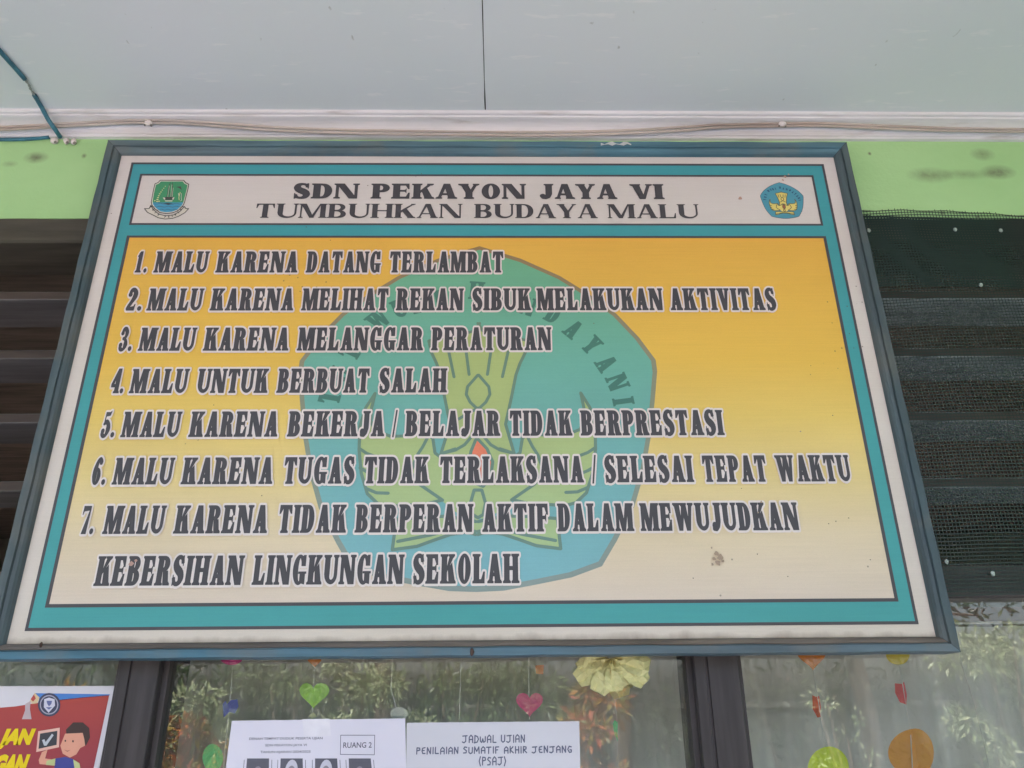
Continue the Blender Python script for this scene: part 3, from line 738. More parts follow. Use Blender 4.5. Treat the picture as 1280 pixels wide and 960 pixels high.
    for i, ch in enumerate(txt):
        if ch == ' ': continue
        w_, reg, _ = EMB.glyph(ch); h = .044
        px_, pz_ = np.interp(i, ki, kx), np.interp(i, ki, kz)
        tx, tz = np.interp(i+.8, ki, kx)-np.interp(i-.8, ki, kx), np.interp(i+.8, ki, kz)-np.interp(i-.8, ki, kz)
        l = math.hypot(tx, tz); ca, sa = tx/l, -tz/l
        def tf(p, w_=w_, px_=px_, pz_=pz_, ca=ca, sa=sa):
            u, v = (p[0]-w_/2)*h, (p[1]-.5)*h
            return fx((px_+u*ca+v*sa, pz_-u*sa+v*ca))
        let.add(reg, tf)
    let.build('motto_lettering', y-2*D, m_let, base)
    return base
EMB = Face(.25, .15, .07, .11, .02, .98, 0)
em = (printed('emblem_field_ink', [(0, alb(114, 162, 170)), (.3, alb(104, 156, 157)), (.6, alb(98, 156, 142)), (1, alb(98, 152, 118))], 1.75, 2.49),
      printed('emblem_edge_ink', [(0, alb(124, 138, 134)), (.45, alb(122, 130, 112)), (1, alb(132, 108, 76))], 1.75, 2.49),
      printed('lotus_ink', [(0, alb(152, 176, 132)), (.5, alb(152, 166, 108)), (1, alb(156, 166, 100))], 1.75, 2.49),
      printed('emblem_line_ink', [(0, alb(98, 126, 118)), (1, alb(94, 118, 94))], 1.75, 2.49),
      printed('flame_ink', [(0, alb(206, 118, 92)), (1, alb(206, 114, 84))]),
      printed('motto_ink', [(0, alb(66, 112, 108)), (1, alb(64, 108, 88))]))
emblem(0, 2.128, 1.0, -.0006, em, board)
em2 = (printed('small_field_ink', [(0, alb(70, 132, 152)), (1, alb(70, 132, 152))]), printed('small_edge_ink', [(0, alb(72, 88, 100)), (1, alb(72, 88, 100))]),
       printed('small_lotus_ink', [(0, alb(196, 180, 104)), (1, alb(196, 180, 104))]), printed('small_line_ink', [(0, alb(84, 84, 66)), (1, alb(84, 84, 66))]),
       printed('small_flame_ink', [(0, alb(140, 84, 64)), (1, alb(140, 84, 64))]), printed('small_motto_ink', [(0, alb(36, 66, 100)), (1, alb(36, 66, 100))]))
emblem(.6885, 2.6145, .1355, -.0004, em2, board, .011)

# ---- city crest
def cp(X, Y): h = hit(170+X/14.775, 215+Y/14.77); return (h[0], h[2])
def C_(l): return [cp(a, b) for a, b in l]
def ink1(n, c): return printed(n, [(0, c), (1, c)])
m_cg, m_cb, m_cd, m_cw, m_cy = ink1('crest_green', alb(60, 128, 92)), ink1('crest_blue', alb(66, 136, 168)), ink1('crest_dark', alb(66, 66, 66)), ink1('crest_pale', alb(186, 180, 172)), ink1('crest_yellow', alb(196, 188, 140))
shield = C_([(445, 150), (890, 150), (925, 195), (985, 225), (968, 320), (945, 410), (905, 570), (870, 640), (780, 725), (680, 765), (560, 778), (440, 760), (345, 690), (290, 620), (278, 560), (300, 430), (320, 330), (348, 215), (405, 195)])
ctr = (sum(p[0] for p in shield)/len(shield), sum(p[1] for p in shield)/len(shield))
def shrink(p, k): return [(ctr[0]+(x-ctr[0])*k, ctr[1]+(z-ctr[1])*k) for x, z in p]
ribbon = C_([(160, 680), (245, 680), (275, 620), (330, 705), (430, 785), (560, 812), (700, 795), (810, 735), (895, 640), (925, 680), (975, 680), (905, 755), (800, 815), (680, 860), (540, 872), (420, 850), (300, 790), (215, 750)])
crest = Flat().poly(*stroke(ribbon+[ribbon[0]], .0020)).poly(shield, neg=[shrink(shield, .955)]).build('crest', -.0008, m_cd, board)
Flat().poly(ribbon).build('crest_ribbon', -.0005, m_cw, crest)
Flat().poly(shrink(shield, .955), neg=[shrink(shield, .91)]).build('crest_rim', -.0009, m_cw, crest)
lower = C_([(310, 565), (890, 565), (860, 640), (780, 712), (680, 750), (560, 760), (450, 745), (360, 690), (318, 630)])
Flat().poly(shrink(shield, .91), neg=[lower]).build('crest_field', -.0006, m_cg, crest)
Flat().poly(lower).build('crest_water', -.0006, m_cb, crest)
dk = Flat()
for y in (590, 645, 700):
    hw = 250 if y < 660 else 200
    dk.poly(*stroke([cp(585-hw+2*hw*i/16, y+9*math.sin(i*1.3)) for i in range(17)], .0010))
dk.poly(*stroke(C_([(640, 200), (600, 300), (575, 470)]), .0011)).poly(*stroke(C_([(680, 200), (672, 330), (665, 470)]), .0012)).poly(*stroke(C_([(610, 300), (640, 470)]), .0012))
dk.poly(C_([(540, 465), (690, 465), (700, 520), (530, 520)])).poly(C_([(740, 280), (830, 270), (850, 340), (800, 300)])).poly(C_([(500, 590), (590, 575), (690, 590), (600, 612)]))
dk.build('crest_dark_marks', -.0010, m_cd, crest)
lt = Flat()
for (a, b_) in (((620, 260), (590, 460)), ((665, 240), (645, 460)), ((690, 300), (672, 460))): lt.poly(*stroke(C_([a, b_]), .0009))
lt.poly(C_([(500, 475), (540, 480), (545, 515), (520, 512)])).poly(C_([(672, 515), (680, 480), (715, 470), (695, 515)])).poly(C_([(535, 530), (680, 530), (672, 548), (545, 548)]))
lt.poly(*stroke(C_([(820, 540), (845, 530), (838, 470), (842, 400)]), .0010)).poly(*stroke(C_([(785, 400), (800, 450)]), .0014))
lt.build('crest_pale_marks', -.0011, m_cw, crest)
ye = Flat()
for i in range(9):
    t = i/8; X = 545-170*math.sin(t*1.45)+20*t; Y = 270+280*t
    ye.poly([(x, z) for x, z in ell(*cp(X, Y), .0011+.0016*t, .0010+.0003*t, n=10)])
ye.poly(ell(*cp(350, 535), .0015, .0014, n=10)).poly(ell(*cp(430, 545), .0021, .0014, n=10))
ye.poly(*stroke(C_([(820, 380), (808, 420), (795, 470), (800, 520)]), .0014)); ye.build('crest_yellow_marks', -.0012, m_cy, crest)
let = Flat(); txt = 'KOTA PATRIOT'; n = len(txt)
for i, ch in enumerate(txt):
    if ch == ' ': continue
    a = R(-62+124*i/(n-1)); px_, pz_ = cp(575+330*math.sin(a), 480+350*math.cos(a)*1.0)
    w_, reg, _ = EMB.glyph(ch); h = .0056; ca, sa = math.cos(-a), math.sin(-a)
    let.add(reg, lambda p, w_=w_, px_=px_, pz_=pz_, ca=ca, sa=sa: (px_+(p[0]-w_/2)*h*ca+(p[1]-.5)*h*sa, pz_-(p[0]-w_/2)*h*sa+(p[1]-.5)*h*ca))
let.build('crest_lettering', -.0010, m_cd, crest)

# ================================================================== CABLES ON CEILING AND WALL
m_blue = painted_wood('cable_paint', alb(56, 108, 128), alb(64, 96, 112), .4, (1, 1, 1), .5)
m_wire = plain('bare_wire', alb(130, 132, 130), .6)
m_clip = plain('cable_clip_plastic', alb(196, 188, 190), .5, .1, 60)
m_nail = plain('nail_head', alb(110, 104, 100), .4)
ca = thing('painted_cable', 'teal painted cable running down the ceiling and along the top of the green wall', 'cable')
def lump(p, rx, ry, rz, n=10):
    V = []; Fc = []; m = 6
    for i in range(m+1):
        for j in range(n):
            a = math.pi*i/m; q = 2*math.pi*j/n; k = 1+random.uniform(-.12, .12)
            V.append((p[0]+rx*k*math.sin(a)*math.cos(q), p[1]+ry*k*math.sin(a)*math.sin(q), p[2]+rz*k*math.cos(a)))
    for i in range(m):
        for j in range(n): Fc.append((i*n+j, i*n+(j+1) % n, (i+1)*n+(j+1) % n, (i+1)*n+j))
    return V, Fc
cz = CZ-.0048
A = [hitz(-60, -14, cz), hitz(-20, 41, cz), hitz(0, 64, cz), hitz(18, 84, cz), hitz(31, 99, cz)]
MB().tube(resample(A, 4), .0052, 10).build('cable_run', m_blue, ca, True)
Bw = [hitz(31, 99, cz+.002), hitz(36, 106, cz), hitz(38, 111, cz+.001), hitz(43, 119, cz)]
MB().tube(resample(Bw, 4), [.0016+.0008*((i*7) % 3) for i in range(13)], 7).build('exposed_wire', m_wire, ca, True)
Cc = [hitz(43, 119, cz), hitz(52, 134, cz), hit(60, 149, -.016), hit(69, 162, .002), hit(75, 171, .028)]
MB().tube(resample(Cc, 5), .0052, 10).build('cable_run', m_blue, ca, True)
D_ = [hit(-70, 175, .036), hit(0, 174.5, .036), hit(32, 174, .036), hit(62, 171.5, .034)]
MB().tube(resample(D_, 5), .0043, 10).build('cable_run', m_blue, ca, True)
for k, (x, y, sx) in enumerate([(68, 176, .0085), (83, 176.5, .0066), (92, 177, .0066)]):
    p = hit(x, y, .034); V, Fc = lump(p, sx, .007, .0082)
    cl = mesh('cable_clip', V, Fc, m_clip, ca, True)
    V, Fc = lump(hit(x+1, y+1.5, .0272), .0036, .002, .0036); mesh('nail', V, Fc, m_nail, cl, True)
tw = thing('twin_cable', 'sagging off-white twin cable stapled along the white crown moulding', 'cable')
m_cab = painted_wood('cable_sheath', alb(182, 174, 172), alb(156, 134, 122), .7, (.05, 1, 1), .6)
path = [(-80, 160), (0, 159), (90, 154), (150, 151), (185, 150.5), (230, 151.5), (300, 156), (340, 159), (420, 162), (500, 163.5), (600, 165), (700, 165), (790, 162.5), (860, 158.5), (900, 156), (978, 154.5), (1020, 154), (1100, 157), (1180, 160), (1280, 161.5), (1360, 162)]
for dz, dy in ((0, 0), (3.4, .002)):
    P_ = [hit(x, y+dz+(.8 if dz and 240 < x < 900 else 0), .004+dy) for x, y in path]
    MB().tube(resample(P_, 6), .0031, 8).build('cable_run', m_cab, tw, True)
for x, y in ((185, 154), (978, 155)):
    V, Fc = lump(hit(x, y, .0), .0095, .006, .0072); c_ = mesh('cable_clip', V, Fc, m_clip, tw, True)
    V, Fc = lump(hit(x+4, y+3, -.004), .0028, .003, .0022); mesh('nail', V, Fc, m_nail, c_, True)
    V, Fc = lump(hit(x-4, y+2.5, -.004), .002, .003, .002); mesh('nail', V, Fc, m_nail, c_, True)
# scrap of tape on the top rail
m_tape = plain('torn_tape', alb(176, 178, 182), .5)
V = []; Fc = []
for i in range(9):
    a = hit(751+38*i/8, 178.5+1.8*math.sin(i*1.7), -.0175); b_ = hit(751+38*i/8, 181+1.2*math.sin(i*2.3+1), -.0185); V += [a, b_]
Fc = [(2*i, 2*i+1, 2*i+3, 2*i+2) for i in range(8)]
tag(mesh('torn_tape', V, Fc, m_tape), 'small torn strip of whitish tape on the top rail of the board', 'tape')

# ================================================================== PLASTIC NET OVER THE RIGHT LOUVRES
m_net, nt_, b_ = newmat('net_plastic', .45, .4)
nt_.links.new(ramp(nt_, axis(nt_, 0, .95, 1.45), [(0, alb(26, 42, 38)), (.45, alb(22, 40, 34)), (.62, alb(32, 36, 33)), (1, alb(32, 33, 31))]), b_.inputs['Base Color'])
net = thing('plastic_net', 'dark green plastic mesh nailed over the louvres right of the board', 'net')
def netmesh(x0, x1, z0, zt, pitch, wd, y, name, ph=0):
    V = []; Fc = []; nx = int((x1-x0)/pitch); nz = int((zt(0)+.03-z0)/pitch)
    def dx(x, z): return .004*math.sin(z*9+x*3+ph)+.0015*math.sin(z*31+ph)
    def dz(x, z): return .004*math.sin(x*8+z*2+ph)+.0012*math.sin(x*27+ph)
    for i in range(nx+1):
        x = x0+i*pitch; top = zt(x)+random.uniform(-.001, .004); n = 24; b = len(V)
        for k in range(n+1):
            z = z0+(top-z0)*k/n; yy = y+.003*math.sin(x*11+z*5+ph)
            V += [(x+dx(x, z)-wd*.4, yy, z), (x+dx(x, z)+wd*.4, yy, z)]
        Fc += [(b+2*k, b+2*k+1, b+2*k+3, b+2*k+2) for k in range(n)]
    for j in range(nz+1):
        z = z0+j*pitch; n = 24; b = len(V)
        for k in range(n+1):
            x = x0+(x1-x0)*k/n; zz_ = min(z+dz(x, z), zt(x)-.0015); yy = y-.0008+.003*math.sin(x*11+z*5+ph)
            V += [(x, yy, zz_-wd*.55), (x, yy, zz_+wd*.55)]
        if z+dz(x0, z) > zt(x0)+.004: V = V[:b]; continue
        Fc += [(b+2*k, b+2*k+2, b+2*k+3, b+2*k+1) for k in range(n)]
    o = mesh(name, V, Fc, m_net, net); o['kind'] = 'stuff'; return o
def top1(x): return 2.600+.004*math.sin(x*7+1)-.012*max(0, x-1.12)*3.2+.0016*math.sin(x*60)
netmesh(.845, 1.62, 1.745, top1, .0072, .0020, .026, 'net_sheet')
def top2(x): return 2.588+.003*math.sin(x*9)
netmesh(.845, 1.30, 2.405, top2, .0069, .0040, .031, 'net_fold', 1.3)
for x, y in ((1086, 288), (1194, 287), (1251, 288), (1226, 356), (1183, 702), (1241, 717)):
    V, Fc = lump(hit(x, y, .021), .0042, .003, .0048)
    mesh('net_nail', V, Fc, plain('net_nail_cap', alb(140, 150, 144), .5), net, True)

# ================================================================== NOTICES ON THE GLASS
PY = GY-.0012
m_paper = plain('notice_paper', alb(196, 190, 200), .55, .03, 6, bmp=.15)
m_paper2 = plain('notice_paper_grey', alb(186, 182, 188), .55, .04, 6, bmp=.15)
m_tx = plain('notice_text', alb(86, 82, 96), .6, .05)
m_tx2 = plain('notice_heading', alb(86, 88, 108), .6, .05)
m_ph = plain('photo_ground', alb(84, 82, 92), .5, .1)
m_pl = plain('photo_light', alb(176, 172, 182), .5, .05)
m_pm = plain('photo_mid', alb(124, 118, 126), .5, .1)
def Q(pts, Y): return [(h[0], h[2]) for h in (hit(a, b, Y) for a, b in pts)]
def sheet(name, label, cat, quad, mat, group=None):
    q = Q(quad, PY); n = 12; V = []; Fc = []
    for j in range(n+1):
        for i in range(n+1):
            s, t = i/n, j/n
            x = (q[0][0]*(1-s)+q[1][0]*s)*(1-t)+(q[3][0]*(1-s)+q[2][0]*s)*t; z = (q[0][1]*(1-s)+q[1][1]*s)*(1-t)+(q[3][1]*(1-s)+q[2][1]*s)*t
            V.append((x, PY-.0004-.0003*abs(math.sin(3*s+2*t)), z))
    Fc = [(j*(n+1)+i, (j+1)*(n+1)+i, (j+1)*(n+1)+i+1, j*(n+1)+i+1) for j in range(n) for i in range(n)]
    return tag(mesh(name, V, Fc, mat), label, cat, group)
def P1(Y): return lambda a, b: Q([(a, b)], Y)[0]
def tline(fl, txt, cx, cy, wpx, hpx, off=0, shear=0):
    a = Q([(cx-wpx/2, cy+hpx/2)], PY)[0]; b = Q([(cx+wpx/2, cy-hpx/2)], PY)[0]
    sans(txt, a[0], b[0], a[1], b[1], fl, shear, off)
n1 = sheet('seating_notice', 'white sheet taped to the glass with seating plan heading and small portrait photos', 'notice', [(290, 901), (506.5, 898), (509.5, 1040), (272, 1042)], m_paper)
f = Flat(); tline(f, 'DENAH TEMPAT DUDUK PESERTA UJIAN', 357.5, 923.5, 92, 4.8, .008); tline(f, 'SDN PEKAYON JAYA VI', 357.5, 931.8, 52, 4.4, .008)
tline(f, 'TAHUN AJARAN 2024/2025', 357, 940.2, 63, 4.6, .008); f.build('printed_heading', PY-.0010, m_tx, n1)
f = Flat(); tline(f, 'RUANG 2', 447, 931.3, 36, 7.4, .012); f.build('room_number', PY-.0010, m_tx, n1)
f = Flat(); f.poly(*stroke(Q([(426, 919), (468.5, 919), (468, 943.5), (425.5, 943), (426, 919)], PY), .0010)); f.build('room_number_box', PY-.0009, m_tx, n1)
for i, (x, hj) in enumerate([(309, 0), (351, 1), (394, 1), (436, 0)]):
    xb = x-i*0-3+i*1.4
    ph = Flat().poly(Q([(x, 948), (x+27.5, 948), (xb+30, 985), (xb, 985)], PY)).build('portrait_photo', PY-.0009, m_ph, n1)
    cx, cz_ = Q([(x+13.5, 962)], PY)[0]
    if hj: Flat().poly(ell(cx, cz_-.004, .0115, .020, n=20)).build('head_scarf', PY-.0013, m_pl, ph); Flat().poly(ell(cx, cz_-.005, .0070, .0115, n=16)).build('face', PY-.0016, m_pm, ph)
    else: Flat().poly(ell(cx, cz_-.008, .0085, .0135, n=16)).build('face', PY-.0013, m_pm, ph)
    f = Flat().poly(*stroke(Q([(x-3.5, 950), (x-6+i*1.4, 985)], PY), .0009)).poly(*stroke(Q([(x+31, 950), (x+30+i*1.4, 985)], PY), .0009))
    f.build('column_rule', PY-.0009, m_tx, n1)
tape = Flat().poly(Q([(378, 899), (412, 898.5), (414, 920), (380, 921)], PY)).build('clear_tape', PY-.0011, plain('clear_tape', alb(206, 200, 208), .2, .04, 60, spec=.6), n1)
n2 = sheet('exam_schedule_notice', 'greyer white sheet on the glass with handwritten style exam schedule title', 'notice', [(508.5, 903.5), (724, 901.5), (727, 1040), (507, 1042)], m_paper2)
HAND = {'J': [[(.1, .9), (.75, .95)], [(.55, .95), (.55, .2), (.3, 0), (.05, .12)]], 'A': [[(.1, 0), (.1, .7), (.35, 1), (.6, .75), (.6, 0)], [(.1, .4), (.6, .42)]],
 'D': [[(.12, 0), (.12, 1), (.5, .85), (.65, .5), (.45, .1), (.0, .02)]], 'W': [[(.05, .75), (.08, .15), (.28, 0), (.42, .5), (.55, .02), (.78, .15), (.8, .8)]], 'L': [[(.12, 1), (.1, .05), (.55, .04)]],
 'U': [[(.08, .95), (.08, .2), (.3, 0), (.55, .15), (.58, .95)]], 'I': [[(.12, .98), (.12, 0)]], 'N': [[(.08, 0), (.1, 1), (.55, .05), (.58, 1)]], 'P': [[(.1, 0), (.12, .95), (.5, .9), (.55, .6), (.15, .5)]],
 'E': [[(.5, .95), (.15, .85), (.08, .4), (.2, .05), (.52, .05)], [(.1, .5), (.4, .5)]], 'S': [[(.55, .9), (.25, .98), (.1, .72), (.5, .4), (.45, .08), (.08, .06)]], 'M': [[(.06, 0), (.1, 1), (.4, .3), (.7, 1), (.75, 0)]],
 'T': [[(.0, .95), (.65, .98)], [(.34, .96), (.3, 0)]], 'F': [[(.12, 0), (.1, .95), (.55, .97)], [(.1, .5), (.4, .52)]], 'K': [[(.1, 1), (.1, 0)], [(.5, .95), (.12, .45), (.55, 0)]], 'H': [[(.1, 1), (.1, 0)], [(.55, 1), (.55, 0)], [(.1, .5), (.55, .5)]],
 'R': [[(.1, 0), (.12, .95), (.5, .88), (.5, .58), (.15, .5), (.58, 0)]], 'G': [[(.6, .88), (.3, .98), (.08, .5), (.3, .02), (.58, .1), (.6, .42), (.38, .42)]], '(': [[(.3, 1.05), (.12, .5), (.3, -.08)]], ')': [[(.05, 1.05), (.25, .5), (.05, -.08)]]}
def hand(fl, txt, cx, cy, wpx, hpx):
    a = Q([(cx-wpx/2, cy+hpx/2)], PY)[0]; b = Q([(cx+wpx/2, cy-hpx/2)], PY)[0]; adv = []; x = 0
    for ch in txt:
        if ch == ' ': x += .5; continue
        wd = max(p[0] for st in HAND[ch] for p in st); adv.append((ch, x)); x += wd+.22
    k = (b[0]-a[0])/(x-.22); h = b[1]-a[1]
    for i, (ch, x_) in enumerate(adv):
        st_ = []
        for st in HAND[ch]: st_ += stroke([(a[0]+(x_+p[0])*k, a[1]+(p[1]*.96+.03*math.sin(i*2.3))*h) for p in st], .0020, True, 6)
        fl.add(union(st_))
f = Flat(); hand(f, 'JADWAL UJIAN', 616.5, 923.3, 78, 10.5); hand(f, 'PENILAIAN SUMATIF AKHIR JENJANG', 617, 937.3, 194, 10.5); hand(f, '(PSAJ)', 615, 951, 34, 11)
f.build('printed_heading', PY-.0010, m_tx2, n2)

# poster at the lower left
m_pw = plain('poster_paper', alb(196, 190, 194), .4, .03, 8)
po = sheet('poster', 'red poster with yellow capitals and a tick on a small tablet at the lower left', 'poster', [(-190, 858), (144.5, 857.5), (104, 1060), (-260, 1062)], m_pw)
m_red, nt_, b_ = newmat('poster_red', .4, .35)
nt_.links.new(ramp(nt_, axis(nt_, 2, 1.40, 1.60), [(0, alb(118, 44, 58)), (.5, alb(140, 52, 58)), (1, alb(160, 64, 54))]), b_.inputs['Base Color'])
def ps(name, mat, lev, *polys, parent=po, neg=()):
    return Flat().poly(*[Q(p, PY) for p in polys], neg=[Q(p, PY) for p in neg]).build(name, PY-.0010-.00025*lev, mat, parent)
ps('poster_red_field', m_red, 0, [(-200, 902), (-120, 893), (-40, 888), (20, 883), (60, 876.5), (100, 872), (136.8, 869), (97, 1055), (-250, 1055)])
ps('poster_blue_band', plain('poster_blue', alb(70, 116, 178), .4, .08), 0, [(44, 866.5), (137.6, 868), (136.9, 869.4), (100, 872.6), (60, 877.2), (52, 878.5)])
ringc = (62, 881); R_ = lambda r, rr=1.0, n=24: [(ringc[0]+r*math.cos(2*math.pi*i/n), ringc[1]+r*rr*math.sin(2*math.pi*i/n)) for i in range(n)]
ps('poster_badge', plain('badge_dark', alb(62, 62, 82), .4), 2, R_(14, 1.05)); ps('badge_ring', plain('badge_grey', alb(150, 146, 160), .4), 3, R_(11.6, 1.05), neg=[R_(10.2, 1.05)])
ps('badge_shield', plain('badge_white', alb(188, 184, 196), .4), 4, [(56, 874), (62, 872), (69, 874), (69.5, 882), (61.5, 891), (55.5, 884)])
ps('badge_mark', plain('badge_blue', alb(96, 100, 140), .4), 5, [(59, 876), (66, 876), (65, 880), (62, 883), (60, 880)], [(58, 884), (66, 884), (62, 887)])
ps('poster_torch', plain('torch_cream', alb(200, 176, 140), .4), 2, [(38, 876), (44, 866), (50, 872), (47, 879), (41, 880)]); ps('torch_flame', plain('torch_red', alb(170, 70, 64), .4), 3, [(39, 874), (43, 868), (45.5, 873), (42, 877)])
ps('torch_stand', plain('torch_grey', alb(176, 156, 158), .4), 2, [(32, 880), (39, 876), (38, 886), (40, 899), (28, 899), (32, 888)])
m_yl = plain('poster_yellow', alb(222, 178, 20), .4, .06)
f = Flat()
def heavy(txt, x0, y0, x1, y1, fl, off=.08):
    a = Q([(x0, y1)], PY)[0]; b = Q([(x1, y0)], PY)[0]; sans(txt, a[0], b[0], a[1], b[1], fl, .22, off)
heavy('JAN', -4, 910.5, 46, 937, f); f.build('poster_lettering', PY-.0016, m_yl, po)
f = Flat(); heavy('GAN', -9, 942.5, 39, 969, f); f.build('poster_lettering', PY-.0016, m_yl, po)
ps('tablet_frame', plain('tablet_frame', alb(206, 160, 146), .5), 4, [(48.5, 914), (75.5, 909.5), (74.5, 934), (46, 940)]); ps('tablet_screen', plain('tablet_dark', alb(58, 58, 64), .4), 5, [(51, 917), (72.5, 913.5), (71.5, 931), (49, 936)])
ps('tick_mark', plain('tick_white', alb(170, 172, 178), .4), 6, [(53.5, 925), (56.5, 924), (58, 927.5), (66, 917), (68, 919), (59, 932), (56, 932)])
def oval_(cx, cy, a, b): return [(cx+a*math.cos(2*math.pi*i/10), cy+b*math.sin(2*math.pi*i/10)) for i in range(10)]
# plain generic figure holding the tablet
m_sk = plain('figure_skin', alb(196, 138, 116), .5, .05); m_hr = plain('figure_hair', alb(62, 46, 44), .5, .05); m_vs = plain('figure_vest', alb(58, 62, 124), .5, .05); m_sv = plain('figure_sleeve', alb(168, 172, 120), .5, .05)
ps('figure_vest', m_vs, 2, [(70, 948), (82, 946), (93, 949), (97, 1000), (63, 1000)])
ps('figure_arm', m_sk, 2, [(53, 940), (60, 937), (57, 948), (70, 950), (70, 957), (50, 955), (49, 950)]); ps('figure_sleeve', m_sv, 3, [(59, 951), (70, 948), (69, 957), (58, 956)], [(92, 949), (100, 954), (104, 975), (96, 975)])
ps('figure_hair', m_hr, 2, [(83, 912), (92, 903), (104, 903), (112, 910), (113, 922), (108, 932), (100, 932), (84, 922)])
fh_ = plain('figure_features', alb(70, 48, 44), .5)
ps('figure_eye', fh_, 5, oval_(82.5, 926, 1.0, 1.3), oval_(92, 926.5, 1.1, 1.4)); ps('figure_mouth', plain('figure_mouth', alb(140, 80, 70), .5), 5, [(81, 937), (85, 938.4), (89, 937.4), (85, 939.6)])
ps('figure_face', m_sk, 3, [(82, 917), (104, 916), (106, 924), (107, 932), (101, 935), (96, 943), (88, 947), (79, 942), (76, 932)])

# ================================================================== INSIDE THE ROOM: CURTAINS AND PAPER GARLANDS
m_cur, nt_, b_ = newmat('sheer_curtain', .9, .1)
nt_.links.new(ramp(nt_, noise(nt_, 3, (4, 1, .4), 4), [(.3, alb(176, 178, 170)), (.7, alb(198, 199, 192))]), b_.inputs['Base Color'])
def curtain(x0, x1, y, z0, z1, label, amp=.018):
    V = []; Fc = []; n = int((x1-x0)/.012); m = 10
    ph = [random.uniform(0, 6) for _ in range(4)]
    for j in range(m+1):
        z = z1+(z0-z1)*j/m; sp = .6+.4*j/m
        for i in range(n+1):
            x = x0+(x1-x0)*i/n
            d = amp*sp*(math.sin(x*46+ph[0]+.6*math.sin(x*7))+.6*math.sin(x*83+ph[1]+z)+.35*math.sin(x*19+ph[2]+z*1.5))
            V.append((x+.01*math.sin(z*3+x*9), y+d, z))
    Fc = [(j*(n+1)+i, (j+1)*(n+1)+i, (j+1)*(n+1)+i+1, j*(n+1)+i+1) for j in range(m) for i in range(n)]
    o = mesh('curtain', V, Fc, m_cur, None, True); tag(o, label, 'curtain', 'sheer curtains behind the window panes'); return o
curtain(-1.80, -.60, .36, .7, 1.715, 'beige sheer curtain behind the pane left of the left window post, behind the poster')
curtain(-.68, .46, .36, .7, 1.715, 'beige sheer curtain behind the middle pane, above and behind the two white notices')
curtain(.44, 1.72, .36, .7, 1.715, 'beige sheer curtain behind the right pane, behind the orange paper circle')
rod = MB().tube([(-1.83, .32, 1.722), (-.6, .325, 1.716), (.44, .325, 1.717), (1.73, .32, 1.722)], .003, 8)
tag(rod.build('curtain_wire', plain('curtain_wire', alb(206, 200, 196), .4), None, True), 'thin pale curtain wire stretched behind the top of the window glass', 'curtain wire')
MB_ = MB().box(-1.86, 1.74, .40, .42, 1.60, 1.86); tag(MB_.build('valance_board', plain('valance_wood', alb(118, 100, 94), .7, .15, 8, (.2, 1, 1))), 'brown valance board inside the room above the curtains', 'valance')

GYR = GY+.014
m_str = plain('garland_string', alb(196, 196, 190), .7)
def paper(name, outline, col, parent, fold=0.0, Y=GYR, cx=None):
    q = Q(outline, Y); xs = [p[0] for p in q]; c = sum(xs)/len(xs) if cx is None else cx
    big = 5
    v, f = union([q], [])
    lft = [(c-big, -big), (c, -big), (c, big), (c-big, big)]; rgt = [(c, -big), (c+big, -big), (c+big, big), (c, big)]
    V = []; Fc = []
    for other in (rgt, lft):
        v, f = union([q], [other]); b = len(V)
        V += [(x, Y-.002+fold*abs(x-c), z) for x, z in v]; Fc += [[b+i for i in t] for t in f]
    m = plain('paper_%d_%d_%d' % col, tuple(min(.85/max(lin(q) for q in col), 3.2)*lin(v) for v in col), .6, .06, 30)
    return mesh(name, V, Fc, m, parent)
def heart(cx, cy, w_, h_):
    o = []
    for i in range(28):
        t = 2*math.pi*i/28; x = 16*math.sin(t)**3; y = 13*math.cos(t)-5*math.cos(2*t)-2*math.cos(3*t)-math.cos(4*t)
        o.append((cx+x/32*w_, cy-(y+2.5)/29*h_))
    return o
def oval(cx, cy, a, b, n=28): return [(cx+a*math.cos(2*math.pi*i/n), cy+b*math.sin(2*math.pi*i/n)) for i in range(n)]
def garland(label, pts):
    g_ = thing('paper_garland', label, 'garland', 'paper garlands hanging behind the glass')
    MB().tube([hit(x, y, GYR) for x, y in pts], .00085, 5).build('string', m_str, g_); return g_
g_ = garland('string with a bright green paper heart above the seating notice', [(397, 790), (394, 822), (392, 858), (391, 888), (389, 960)])
paper('heart', heart(392, 870, 38, 33), (150, 196, 82), g_, .3); paper('paper_star', [(385, 826), (388, 820), (400, 820), (402, 826), (394, 834)], (206, 130, 60), g_)
paper('paper_scrap', [(386, 895), (392, 890), (397, 896), (390, 899)], (190, 190, 150), g_)
g_ = garland('string with a magenta paper disc and navy blue folded heart beside the left post', [(292, 790), (291, 830), (288, 870), (284, 910), (279, 965)])
paper('paper_disc', oval(289, 820, 15, 11.5), (140, 40, 92), g_, .2); paper('folded_heart', [(277, 880), (281, 876), (284, 880), (289, 875), (296, 874), (297, 883), (293, 892), (287, 890), (279, 897)], (52, 58, 112), g_, .5)
g_ = garland('bare string with a pale paper disc between the green and pink hearts', [(492, 790), (490, 830), (489, 862), (495, 885)]); paper('paper_disc', oval(499, 892, 11, 8), (132, 134, 126), g_)
garland('bare string midway between the green heart and the pink heart', [(578, 790), (576, 830), (574, 900), (572, 960)])
g_ = garland('string with a pink paper heart above the exam schedule notice', [(661, 790), (661, 866), (662, 900)]); paper('heart', heart(662, 881.5, 34, 31), (214, 84, 130), g_, .3); paper('paper_square', [(669, 832), (680, 831), (679, 843), (670, 842)], (200, 120, 84), g_)
g_ = garland('string with a crinkled pale yellow crepe paper flower and small green leaf', [(765, 800), (768, 868), (771, 900), (773, 965)])
fl_ = MB()
m_crepe = plain('crepe_paper', alb(190, 184, 134), .8, .12, 40, (1, 1, .3), .5)
